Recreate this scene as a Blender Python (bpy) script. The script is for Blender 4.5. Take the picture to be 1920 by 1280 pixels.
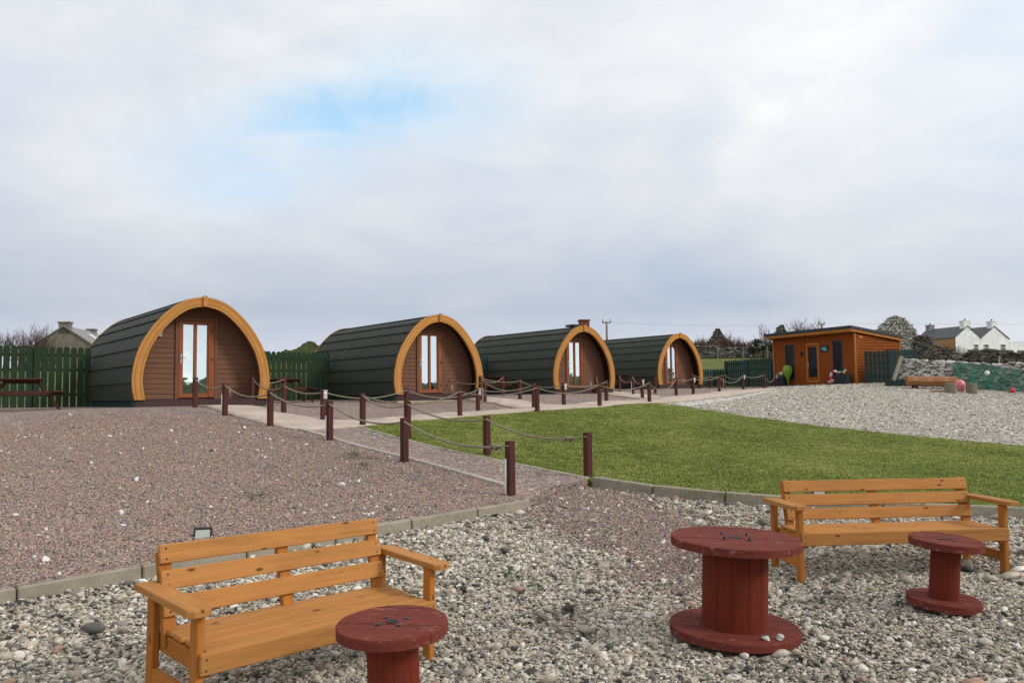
import bpy, bmesh, math, random
import numpy as np
from mathutils import Vector, Matrix, Euler
from mathutils.geometry import delaunay_2d_cdt
R = math.radians
random.seed(7); rng = np.random.default_rng(11)
for o in list(bpy.data.objects): bpy.data.objects.remove(o)
scn = bpy.context.scene; COL = scn.collection
# ------------------------------------------------------------------ camera
F, PITCH, ROLL, EYE = 1550.0, R(3.71), R(.69), 1.65
cam = bpy.data.cameras.new('camera'); camo = bpy.data.objects.new('camera', cam); COL.objects.link(camo)
cam.sensor_width = 36; cam.lens = 36*F/1920; cam.clip_start = .05; cam.clip_end = 5000
camo.matrix_world = Matrix.Translation((0, 0, EYE)) @ Matrix.Rotation(PITCH+math.pi/2, 4, 'X') @ Matrix.Rotation(-ROLL, 4, 'Z')
scn.camera = camo
# ------------------------------------------------------------------ light
SUN_AZ = math.atan2(-.28, .96); SUN_EL = R(33)
sv = Vector((math.cos(SUN_EL)*math.cos(SUN_AZ), math.cos(SUN_EL)*math.sin(SUN_AZ), math.sin(SUN_EL)))
sl = bpy.data.lights.new('sun', 'SUN'); sl.energy = 1.9; sl.angle = R(13); sl.color = (1, .95, .88)
so = bpy.data.objects.new('sun', sl); COL.objects.link(so); so.rotation_euler = sv.to_track_quat('Z', 'Y').to_euler()
scn.view_settings.view_transform = 'Standard'; scn.view_settings.look = 'None'
scn.view_settings.exposure = 0.0; scn.view_settings.gamma = 1

def pray(px, py):
    X = px-960; Y = py-640; c, s = math.cos(ROLL), math.sin(ROLL)
    x = c*X-s*Y; y = s*X+c*Y; cu = -y/F; cp, sp = math.cos(PITCH), math.sin(PITCH)
    return (x/F, cp-sp*cu, sp+cp*cu)
def P(px, py, d):
    r = pray(px, py); k = d/r[1]; return Vector((r[0]*k, d, r[2]*k+EYE))

class NT:
    """tiny node-tree writer"""
    def __init__(s, tree): s.t = tree; tree.nodes.clear()
    def n(s, typ, ins=None, **kw):
        nd = s.t.nodes.new(typ)
        for k, v in kw.items(): setattr(nd, k, v)
        for k, v in (ins or {}).items():
            if isinstance(v, bpy.types.NodeSocket): s.t.links.new(v, nd.inputs[k])
            else: nd.inputs[k].default_value = v
        return nd
    def ramp(s, fac, stops, interp='LINEAR'):
        nd = s.t.nodes.new('ShaderNodeValToRGB'); s.t.links.new(fac, nd.inputs[0]); nd.color_ramp.interpolation = interp
        e = nd.color_ramp.elements
        while len(e) > 1: e.remove(e[-1])
        for i, (p, c) in enumerate(stops):
            el = e[0] if i == 0 else e.new(p)
            el.position = p; el.color = (*c, 1) if len(c) == 3 else c
        return nd.outputs[0]
    def mix(s, f, a, b, blend='MIX'):
        nd = s.t.nodes.new('ShaderNodeMix'); nd.data_type = 'RGBA'; nd.blend_type = blend
        for i, v in ((0, f), (6, a), (7, b)):
            if isinstance(v, bpy.types.NodeSocket): s.t.links.new(v, nd.inputs[i])
            elif i == 0: nd.inputs[0].default_value = v
            else: nd.inputs[i].default_value = (*v, 1) if len(v) == 3 else v
        return nd.outputs[2]
    def math(s, op, a, b=0, c=None, clamp=False):
        nd = s.t.nodes.new('ShaderNodeMath'); nd.operation = op; nd.use_clamp = clamp
        for i, v in enumerate((a, b) if c is None else (a, b, c)):
            if isinstance(v, bpy.types.NodeSocket): s.t.links.new(v, nd.inputs[i])
            else: nd.inputs[i].default_value = v
        return nd.outputs[0]
    def noise(s, vec, scale, detail=4, rough=.55, dist=0, out='Fac'):
        ins = {'Scale': scale, 'Detail': detail, 'Roughness': rough, 'Distortion': dist}
        if vec is not None: ins['Vector'] = vec
        return s.n('ShaderNodeTexNoise', ins).outputs[0 if out == 'Fac' else 1]
    def vor(s, vec, scale, feature='F1', rnd=1.0):
        nd = s.n('ShaderNodeTexVoronoi', {'Vector': vec, 'Scale': scale, 'Randomness': rnd}, feature=feature); return nd
    def mapr(s, v, a, b, c=0., d=1.):
        return s.n('ShaderNodeMapRange', {0: v, 1: a, 2: b, 3: c, 4: d}).outputs[0]

# ------------------------------------------------------------------ world
w = bpy.data.worlds.new('World'); scn.world = w; w.use_nodes = True
g = NT(w.node_tree)
sky = g.n('ShaderNodeTexSky', sky_type='NISHITA', sun_disc=False, sun_elevation=SUN_EL, sun_rotation=math.pi/2-SUN_AZ, air_density=1.0, dust_density=.6)
tc = g.n('ShaderNodeTexCoord').outputs['Generated']
sep = g.n('ShaderNodeSeparateXYZ', {0: tc})
zc = g.math('MAXIMUM', sep.outputs[2], 0.0)
den = g.math('ADD', zc, .16)
plane = g.n('ShaderNodeCombineXYZ', {0: g.math('DIVIDE', sep.outputs[0], den), 1: g.math('DIVIDE', sep.outputs[1], den), 2: 0.0}).outputs[0]
n1 = g.noise(g.n('ShaderNodeMapping', {'Vector': tc, 'Scale': (1.0, 1.0, 2.0)}).outputs[0], 2.3, 6, .50, .5); n2 = g.noise(g.n('ShaderNodeMapping', {'Vector': tc, 'Location': (3., 1., 5.), 'Scale': (1.0, 1.0, 2.4)}).outputs[0], 6.0, 6, .52, .6)
n3 = g.noise(g.n('ShaderNodeMapping', {'Vector': plane, 'Location': (7.3, 2.1, 0.), 'Scale': (.55, 1.0, 1.)}).outputs[0], .9, 5, .45, .2)
shade = g.math('ADD', g.math('MULTIPLY', n1, .68), g.math('MULTIPLY', n2, .32))
light_c = (.66, .69, .76); 
body = g.ramp(shade, [(.36, (.63, .70, .81)), (.44, (.71, .755, .835)), (.50, (.765, .79, .845)), (.57, (.82, .84, .875)), (.64, (.90, .91, .925))])
# altitude dependence : greyer band low over the land, pale strip on the horizon
alt = g.ramp(sep.outputs[2], [(0.0, (1.0, 1.0, .99)), (.05, (.90, .91, .93)), (.10, (.71, .75, .80)), (.15, (.79, .82, .86)), (.23, (.98, .98, .98)), (.32, (1.03, 1.03, 1.02)), (1., (1.0, 1.0, 1.0))])
body = g.mix(1.0, body, alt, 'MULTIPLY')
# brighter to the right (towards the sun)
sd = g.n('ShaderNodeVectorMath', {0: tc, 1: tuple(sv)}, operation='DOT_PRODUCT').outputs['Value']
body = g.mix(1.0, body, g.ramp(g.mapr(sd, -.7, .8), [(0, (.97, .97, .99)), (.5, (1.02, 1.02, 1.02)), (1, (1.35, 1.33, 1.28))]), 'MULTIPLY')
# gap in the cloud
def dirof(px, py): return Vector(pray(px, py)).normalized()
def gap(px, py, sx, sy, rot=0):
    c = dirof(px, py); rt = c.cross(Vector((0, 0, 1))).normalized(); up = rt.cross(c)
    a = rt*math.cos(rot)+up*math.sin(rot); b = up*math.cos(rot)-rt*math.sin(rot)
    u = g.n('ShaderNodeVectorMath', {0: tc, 1: tuple(a)}, operation='DOT_PRODUCT').outputs['Value']
    v = g.n('ShaderNodeVectorMath', {0: tc, 1: tuple(b)}, operation='DOT_PRODUCT').outputs['Value']
    f = g.n('ShaderNodeVectorMath', {0: tc, 1: tuple(c)}, operation='DOT_PRODUCT').outputs['Value']
    q = g.math('ADD', g.math('POWER', g.math('DIVIDE', u, sx), 2.0), g.math('POWER', g.math('DIVIDE', v, sy), 2.0))
    e = g.math('EXPONENT', g.math('MULTIPLY', q, -1.0))
    return g.math('MULTIPLY', e, g.math('GREATER_THAN', f, 0.0))
wob = g.noise(g.n('ShaderNodeMapping', {'Vector': tc, 'Scale': (1., 1., 2.2)}).outputs[0], 6.5, 8, .60, .7)
hole = g.math('MAXIMUM', g.math('MULTIPLY', gap(640, 215, .125, .040, R(12)), 1.35), g.math('MAXIMUM', g.math('MULTIPLY', gap(500, 295, .13, .06, R(8)), .62), g.math('MULTIPLY', gap(790, 180, .13, .06, 0), .60)))
hole = g.mapr(g.math('ADD', hole, g.math('MULTIPLY', g.math('SUBTRACT', wob, .5), g.math('MULTIPLY', g.math('MINIMUM', hole, 1.), 2.6))), .06, 1.15, 0., .92)
back = g.math('MULTIPLY', g.mapr(n3, .56, .70, 0., .75), g.mapr(sep.outputs[1], -.05, -.4))   # more breaks in the cloud behind the camera
cov = g.math('MAXIMUM', hole, back)
bg1 = g.n('ShaderNodeBackground', {0: sky.outputs[0], 1: .10}); 
tint = g.n('ShaderNodeBackground', {0: g.mix(.82, body, g.mix(0.0, body, body)), 1: 1.0})
bg2 = g.n('ShaderNodeBackground', {0: body, 1: 1.0})
thin = g.n('ShaderNodeBackground', {0: (.42, .74, .95, 1), 1: .62})   # sunlit haze in the gap
add = g.n('ShaderNodeAddShader', {0: bg1.outputs[0], 1: thin.outputs[0]})
ms = g.n('ShaderNodeMixShader', {0: cov, 1: bg2.outputs[0], 2: add.outputs[0]})
g.n('ShaderNodeOutputWorld', {0: ms.outputs[0]})
w.node_tree.nodes.remove(tint)

# ------------------------------------------------------------------ materials
MATS = {}
def mat(name, fn, rough=.7, spec=.3, **kw):
    if name in MATS: return MATS[name]
    m = bpy.data.materials.new(name); m.use_nodes = True; q = NT(m.node_tree)
    b = q.n('ShaderNodeBsdfPrincipled', {'Roughness': rough, 'Specular IOR Level': spec, **kw})
    q.b = b; out = q.n('ShaderNodeOutputMaterial', {0: b.outputs[0]})
    q.out = out; r = fn(q)
    col, h, dist = (r if isinstance(r, tuple) and len(r) == 3 and isinstance(r[0], bpy.types.NodeSocket) else (r, None, 0))
    if isinstance(col, bpy.types.NodeSocket): q.t.links.new(col, b.inputs[0])
    elif col is not None: b.inputs[0].default_value = (*col, 1)
    if h is not None:
        bp = q.n('ShaderNodeBump', {'Height': h, 'Distance': dist, 'Strength': 1.0}); q.t.links.new(bp.outputs[0], b.inputs['Normal'])
    MATS[name] = m; return m
def obj_co(q): return q.n('ShaderNodeTexCoord').outputs['Object']
def geo_co(q): return q.n('ShaderNodeNewGeometry').outputs['Position']
def scl(q, v, s, loc=(0, 0, 0)): return q.n('ShaderNodeMapping', {'Vector': v, 'Scale': s, 'Location': loc}).outputs[0]
def mul(c, k): return tuple(min(1, x*k) for x in c)
def wood_fn(c, dark=.55, knots=True, wear=None, wearamt=.0, bump=.0012):
    def fn(q):
        oi = q.n('ShaderNodeObjectInfo').outputs['Random']
        a = q.n('ShaderNodeVectorMath', {0: q.n('ShaderNodeAttribute', attribute_name='gco').outputs['Vector'], 1: q.n('ShaderNodeCombineXYZ', {0: q.math('MULTIPLY', oi, 37.), 1: q.math('MULTIPLY', oi, 11.), 2: 0.0}).outputs[0]}, operation='ADD').outputs[0]
        grain = q.noise(scl(q, a, (1.3, 26, 26)), 1.6, 5, .6, .6)
        fine = q.noise(scl(q, a, (3.5, 90, 90)), 2.0, 3, .6)
        blot = q.noise(scl(q, a, (1.2, 3, 3)), 2.0, 3, .5)
        k = q.math('ADD', q.math('MULTIPLY', grain, .6), q.math('ADD', q.math('MULTIPLY', fine, .15), q.math('MULTIPLY', blot, .35)))
        col = q.ramp(k, [(.33, mul(c, (dark+.8)/2)), (.5, mul(c, .95)), (.60, mul(c, 1.08)), (.74, mul(c, 1.18))])
        if knots:
            v = q.vor(scl(q, a, (5.0, 14, 14)), 1.0); dd = q.math('ADD', v.outputs['Distance'], q.math('MULTIPLY', q.math('SUBTRACT', fine, .5), .12))
            pick = q.math('GREATER_THAN', q.n('ShaderNodeSeparateXYZ', {0: v.outputs['Color']}).outputs[0], .55)
            ring = q.math('MULTIPLY', q.mapr(dd, .17, .09), pick)
            col = q.mix(ring, col, mul(c, .30))
        if wear:
            wn = q.mapr(q.noise(scl(q, a, (5, 14, 14)), 2.2, 5, .65), .62-wearamt, .70-wearamt*.6)
            col = q.mix(q.math('MULTIPLY', wn, .6), col, wear)
        tint = q.mapr(oi, 0., 1., .90, 1.10); col = q.mix(1.0, col, q.n('ShaderNodeCombineXYZ', {0: tint, 1: tint, 2: tint}).outputs[0], 'MULTIPLY')
        return col, k, bump
    return fn
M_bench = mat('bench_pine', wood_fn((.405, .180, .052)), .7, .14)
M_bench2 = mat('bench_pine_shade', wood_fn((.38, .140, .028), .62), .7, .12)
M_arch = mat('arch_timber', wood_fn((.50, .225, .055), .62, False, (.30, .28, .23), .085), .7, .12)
M_post = mat('post_brown', wood_fn((.082, .030, .026), .6, False, (.20, .10, .08), .02), .75, .1)
M_spool = mat('spool_red', wood_fn((.148, .034, .024), .6, False, (.32, .17, .145), .035, .0015), .8, .10)
M_drum = mat('spool_drum_red', wood_fn((.145, .025, .012), .62, False, (.10, .016, .010), .06, .001), .7, .12)
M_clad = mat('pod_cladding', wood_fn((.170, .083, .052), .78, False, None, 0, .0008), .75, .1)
M_oak = mat('door_oak', wood_fn((.27, .080, .026), .75, False, None, 0, .0003), .45, .25)
M_shed = mat('shed_cladding', wood_fn((.26, .066, .011), .72, False), .75, .10)
M_shedt = mat('shed_trim', wood_fn((.44, .17, .045), .75, False), .75, .1)
M_table = mat('table_brown', wood_fn((.070, .026, .022), .6, False), .75, .1)
M_fence = mat('fence_green', wood_fn((.023, .043, .023), .62, False, (.055, .085, .045), .05), .8, .1)
M_fence2 = mat('fence_green_blue', wood_fn((.013, .036, .034), .62, False), .7, .2)
M_log = mat('log_wood', wood_fn((.30, .135, .048), .35, True), .6, .3)
M_grey_wood = mat('weathered_timber', wood_fn((.20, .17, .13), .6, False), .8, .2)
M_plinth = mat('plinth_brown', wood_fn((.050, .022, .024), .7, False), .6, .3)
def felt(q):
    c = obj_co(q); n = q.noise(c, 2.2, 6, .65); f = q.noise(scl(q, c, (9, 9, 2)), 12.0, 4, .65)
    return q.ramp(q.math('ADD', q.math('MULTIPLY', n, .55), q.math('MULTIPLY', f, .45)), [(.35, (.027, .032, .022)), (.6, (.046, .051, .036))]), f, .001
M_felt = mat('green_felt', felt, .75, .25)
def concrete(c, s=1.0):
    def fn(q):
        p = geo_co(q); n = q.noise(p, 1.6, 5, .6); f = q.noise(p, 70.0, 3, .6); m = q.noise(p, 9.0, 4, .6)
        k = q.math('ADD', q.math('MULTIPLY', n, .4), q.math('ADD', q.math('MULTIPLY', m, .3), q.math('MULTIPLY', f, .3)))
        return q.ramp(k, [(.36, mul(c, .68)), (.5, c), (.62, mul(c, 1.22))]), f, .002
    return fn
M_kerb = mat('kerb_concrete', concrete((.30, .262, .20)), .85, .2)
M_path = mat('path_concrete', concrete((.47, .38, .31)), .85, .2)
M_edge = mat('edging_concrete', concrete((.42, .39, .33)), .85, .2)
M_slab = mat('slab_concrete', concrete((.34, .27, .185)), .85, .2)
M_white_render = mat('white_render', concrete((.84, .84, .82)), .8, .2)
M_roughcast = mat('roughcast', concrete((.21, .18, .145)), .9, .1)
M_slate = mat('slate', lambda q: (lambda c: (q.ramp(q.noise(scl(q, c, (1, 1, 6)), 3.0, 4), [(.35, (.055, .055, .06)), (.65, (.11, .11, .115))]), None, 0)[0])(geo_co(q)), .6, .4)
M_slate2 = mat('slate_light', lambda q: q.ramp(q.noise(geo_co(q), 2.0, 4), [(.35, (.17, .165, .165)), (.65, (.26, .25, .25))]), .6, .4)
M_brick = mat('chimney_brick', lambda q: q.ramp(q.noise(geo_co(q), 5.0, 4), [(.35, (.16, .045, .03)), (.65, (.27, .09, .06))]), .9, .1)
M_steel = mat('steel', lambda q: (.62, .62, .62), .25, .5, Metallic=1.0)
M_dsteel = mat('dark_metal', lambda q: (.05, .05, .055), .45, .5, Metallic=.6)
M_white_pl = mat('white_plastic', lambda q: (.72, .72, .70), .4, .4)
M_grey_pl = mat('grey_plastic', lambda q: (.36, .36, .35), .45, .4)
M_black = mat('black_plastic', lambda q: (.018, .018, .02), .4, .4)
M_lens = mat('lamp_lens', lambda q: (.45, .46, .40), .25, .5)
M_roofedge = mat('roof_membrane', lambda q: (.022, .026, .03), .5, .4)
M_dark_in = mat('dark_interior', lambda q: (.012, .010, .010), .6, .3)
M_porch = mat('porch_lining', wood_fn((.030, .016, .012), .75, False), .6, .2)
M_pink = mat('pink_buoy', lambda q: q.ramp(q.noise(obj_co(q), 4.0), [(.3, (.62, .17, .17)), (.7, (.82, .30, .29))]), .45, .4)
M_red = mat('red_plastic', lambda q: (.55, .045, .03), .45, .4)
M_lime = mat('green_buoy', lambda q: q.ramp(q.noise(obj_co(q), 4.0), [(.3, (.13, .24, .02)), (.7, (.22, .36, .04))]), .5, .4)
M_navy = mat('planter_black', lambda q: (.016, .018, .024), .6, .3)
M_leaf = mat('weed_leaf', lambda q: q.ramp(q.noise(geo_co(q), 30.0), [(.3, (.035, .085, .018)), (.7, (.09, .17, .04))]), .6, .3)
M_bark = mat('bare_twigs', lambda q: q.ramp(q.noise(geo_co(q), 1.2), [(.3, (.065, .042, .038)), (.7, (.13, .085, .075))]), .9, .1)
M_bark2 = mat('bramble_stems', lambda q: q.ramp(q.noise(geo_co(q), .8), [(.3, (.10, .052, .035)), (.7, (.19, .11, .075))]), .9, .1)
M_shrub = mat('evergreen_leaf', lambda q: q.ramp(q.noise(geo_co(q), .9), [(.3, (.014, .026, .010)), (.7, (.045, .070, .022))]), .7, .2)
def rope_fn(q):
    a = q.n('ShaderNodeAttribute', attribute_name='gco').outputs['Vector']
    s = q.n('ShaderNodeSeparateXYZ', {0: a})
    ph = q.math('SINE', q.math('ADD', q.math('MULTIPLY', s.outputs[0], 150.0), q.math('MULTIPLY', s.outputs[1], 3.0)))
    n = q.noise(scl(q, a, (30, 1, 1)), 1.0, 3)
    return q.ramp(q.math('ADD', q.math('MULTIPLY', ph, .22), n), [(.25, (.16, .135, .095)), (.6, (.38, .335, .24)), (.85, (.52, .47, .36))]), ph, .004
M_rope = mat('hemp_rope', rope_fn, .9, .1)
def glass_fn(q):
    wv = q.noise(scl(q, obj_co(q), (.9, .9, .9)), 2.0, 2)
    bp = q.n('ShaderNodeBump', {'Height': wv, 'Distance': .002, 'Strength': 1.0})
    gl = q.n('ShaderNodeBsdfGlossy', {'Color': (.84, .94, .95, 1), 'Roughness': .015, 'Normal': bp.outputs[0]})
    mx = q.n('ShaderNodeMixShader', {0: .84, 1: q.b.outputs[0], 2: gl.outputs[0]}); q.t.links.new(mx.outputs[0], q.out.inputs[0])
    return (.01, .012, .014)
M_glass = mat('mirror_glazing', glass_fn, .1, .5)
def dglass_fn(q):
    gl = q.n('ShaderNodeBsdfGlossy', {'Color': (.8, .9, .95, 1), 'Roughness': .03})
    mx = q.n('ShaderNodeMixShader', {0: .012, 1: q.b.outputs[0], 2: gl.outputs[0]}); q.t.links.new(mx.outputs[0], q.out.inputs[0])
    return (.012, .014, .018)
M_dglass = mat('dark_glazing', dglass_fn, .3, .05)
def net_fn(q):
    c = obj_co(q); v = q.vor(scl(q, c, (1, .3, 1)), 14.0, 'DISTANCE_TO_EDGE'); n = q.noise(c, 2.2, 4)
    thr = q.mapr(n, .35, .65, .035, .15)
    a = q.math('LESS_THAN', v.outputs['Distance'], thr)
    q.t.links.new(q.math('MAXIMUM', a, .18), q.b.inputs['Alpha'])
    return q.ramp(n, [(.3, (.020, .13, .095)), (.7, (.06, .25, .17))])
M_net = mat('fishing_net', net_fn, .7, .2)
def stone_shader(stops, attr=True, bump=.004, sc=40.0):
    def fn(q):
        if attr: t = q.n('ShaderNodeAttribute', attribute_name='tone', attribute_type='INSTANCER').outputs['Fac']
        else: t = q.n('ShaderNodeAttribute', attribute_name='tone').outputs['Fac']
        c = obj_co(q); n = q.noise(c, sc*.25, 4, .65); f = q.noise(c, sc, 3, .7)
        col = q.ramp(t, stops, 'CONSTANT' if False else 'LINEAR')
        k = q.ramp(q.math('ADD', q.math('MULTIPLY', n, .6), q.math('MULTIPLY', f, .4)), [(.32, (.62, .62, .62)), (.5, (1, 1, 1)), (.68, (1.25, 1.24, 1.2))])
        return q.mix(1.0, col, k, 'MULTIPLY'), f, bump
    return fn
PEB = [(0, (.045, .045, .047)), (.08, (.10, .095, .09)), (.15, (.20, .178, .15)), (.32, (.34, .30, .235)), (.52, (.45, .395, .31)), (.70, (.57, .515, .425)), (.84, (.72, .675, .585)), (.93, (.82, .80, .76)), (.955, (.42, .29, .18)), (1, (.36, .21, .16))]
RED = [(0, (.09, .088, .088)), (.2, (.19, .175, .165)), (.42, (.34, .285, .245)), (.60, (.40, .27, .22)), (.80, (.45, .25, .185)), (.90, (.51, .36, .28)), (.965, (.56, .52, .48)), (1, (.74, .72, .69))]
M_peb = mat('beach_pebble', stone_shader(PEB, True, .0015, 3.0), .75, .25)
M_chip = mat('red_chipping', stone_shader(RED, True, .001, 3.0), .8, .2)
WALLC = [(0, (.12, .11, .105)), (.25, (.23, .205, .19)), (.5, (.34, .30, .275)), (.75, (.45, .41, .38)), (1, (.58, .555, .52))]
WALLD = [(0, (.05, .048, .045)), (.3, (.09, .082, .072)), (.6, (.15, .135, .115)), (.85, (.22, .205, .175)), (1, (.32, .30, .27))]
M_wstone = mat('wall_stone', stone_shader(WALLC, False, .01, 9.0), .85, .2)
M_dstone = mat('dark_wall_stone', stone_shader(WALLD, False, .01, 6.0), .9, .1)
M_rock = mat('loose_stone', lambda q: q.ramp(q.noise(obj_co(q), 12.0, 4), [(.3, (.36, .34, .31)), (.7, (.60, .58, .54))]), .8, .2)
def gravel_fn(stops, size, base, white=.0, big=None, bigscale=0):
    """stones of two sizes: each voronoi cell a stone with its own colour, raised in the middle"""
    def fn(q):
        p = geo_co(q); wp = q.mix(.012, p, q.noise(p, 35.0, 2, .5, 0, 'Color'), 'ADD')
        v = q.vor(wp, 1/size); tone = q.n('ShaderNodeSeparateXYZ', {0: v.outputs['Color']}).outputs[0]
        e = q.vor(wp, 1/size, 'DISTANCE_TO_EDGE').outputs['Distance']
        v2 = q.vor(wp, 1/(size*2.6)); t2 = q.n('ShaderNodeSeparateXYZ', {0: v2.outputs['Color']})
        d2 = v2.outputs['Distance']; is2 = q.math('MULTIPLY', q.math('GREATER_THAN', t2.outputs[1], .86), q.math('LESS_THAN', d2, .36))
        col = q.ramp(tone, stops); col2 = q.ramp(t2.outputs[0], stops)
        col = q.mix(q.mapr(e, .0, .10), base, col); col = q.mix(is2, col, col2)
        big_n = q.noise(p, .45, 4, .6); mid = q.noise(p, 3.0, 4, .6)
        var = q.ramp(q.math('ADD', q.math('MULTIPLY', big_n, .5), q.math('MULTIPLY', mid, .5)), [(.35, (.80, .80, .82)), (.5, (1, 1, 1)), (.65, (1.15, 1.13, 1.10))])
        col = q.mix(1.0, col, var, 'MULTIPLY')
        if white:
            v3 = q.vor(wp, 1/(size*3.2)); t3 = q.n('ShaderNodeSeparateXYZ', {0: v3.outputs['Color']}).outputs[2]
            isw = q.math('MULTIPLY', q.math('GREATER_THAN', t3, 1-white), q.math('LESS_THAN', v3.outputs['Distance'], .30))
            col = q.mix(isw, col, (.60, .58, .54))
        h = q.math('ADD', q.math('MINIMUM', e, .3), q.math('MULTIPLY', is2, q.math('SUBTRACT', .5, d2)))
        return col, h, size*.9
    return fn
M_redg = mat('red_gravel', gravel_fn(RED, .030, (.09, .078, .072), .003), .85, .15)
M_foreg = mat('pebble_bed', gravel_fn(PEB, .03, (.15, .135, .112), 0), .85, .15)
FAR = [(0, (.15, .14, .135)), (.12, (.28, .25, .225)), (.35, (.44, .40, .34)), (.6, (.54, .49, .42)), (.85, (.62, .575, .50)), (1, (.74, .71, .65))]
M_farg = mat('grey_gravel', gravel_fn(FAR, .055, (.13, .115, .10), 0), .85, .15)
M_whiteg = mat('white_chippings', gravel_fn([(0, (.42, .42, .41)), (.4, (.62, .62, .60)), (1, (.80, .80, .78))], .05, (.30, .29, .28), 0), .85, .15)
def lawn_fn(q):
    p = geo_co(q); a = q.noise(p, .7, 4, .6); b = q.noise(p, 6.0, 4, .6); c = q.noise(p, 60.0, 3, .7)
    k = q.math('ADD', q.math('MULTIPLY', a, .35), q.math('ADD', q.math('MULTIPLY', b, .3), q.math('MULTIPLY', c, .35)))
    return q.ramp(k, [(.34, (.12, .15, .027)), (.48, (.185, .22, .043)), (.58, (.225, .25, .058)), (.70, (.31, .30, .09))]), c, .02
M_lawn = mat('lawn', lawn_fn, .85, .15)
def blade_fn(q):
    t = q.n('ShaderNodeAttribute', attribute_name='tone', attribute_type='INSTANCER').outputs['Fac']
    q.b.inputs['Subsurface Weight'].default_value = 0
    return q.ramp(t, [(0, (.165, .200, .033)), (.4, (.235, .275, .053)), (.75, (.285, .31, .076)), (.93, (.39, .37, .13)), (1, (.45, .39, .17))])
M_blade = mat('grass_blade', blade_fn, .6, .25)
def field_fn(q):
    p = geo_co(q); a = q.noise(p, .05, 5, .6); b = q.noise(p, .6, 5, .65); c = q.noise(p, 8.0, 3, .6)
    k = q.math('ADD', q.math('MULTIPLY', a, .35), q.math('ADD', q.math('MULTIPLY', b, .45), q.math('MULTIPLY', c, .2)))
    return q.ramp(k, [(.34, (.055, .068, .018)), (.48, (.105, .125, .030)), (.56, (.15, .155, .045)), (.66, (.20, .165, .06))]), c, .05
M_field = mat('field_grass', field_fn, .9, .1)
M_hill = mat('hill_scrub', lambda q: (lambda p: q.ramp(q.noise(p, .12, 8, .72), [(.34, (.012, .020, .009)), (.5, (.032, .046, .016)), (.64, (.070, .080, .030))]))(geo_co(q)), .95, .05)
M_sea = mat('sea', lambda q: q.ramp(q.noise(geo_co(q), .02, 4), [(.3, (.02, .03, .035)), (.7, (.035, .05, .055))]), .25, .5)

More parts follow.
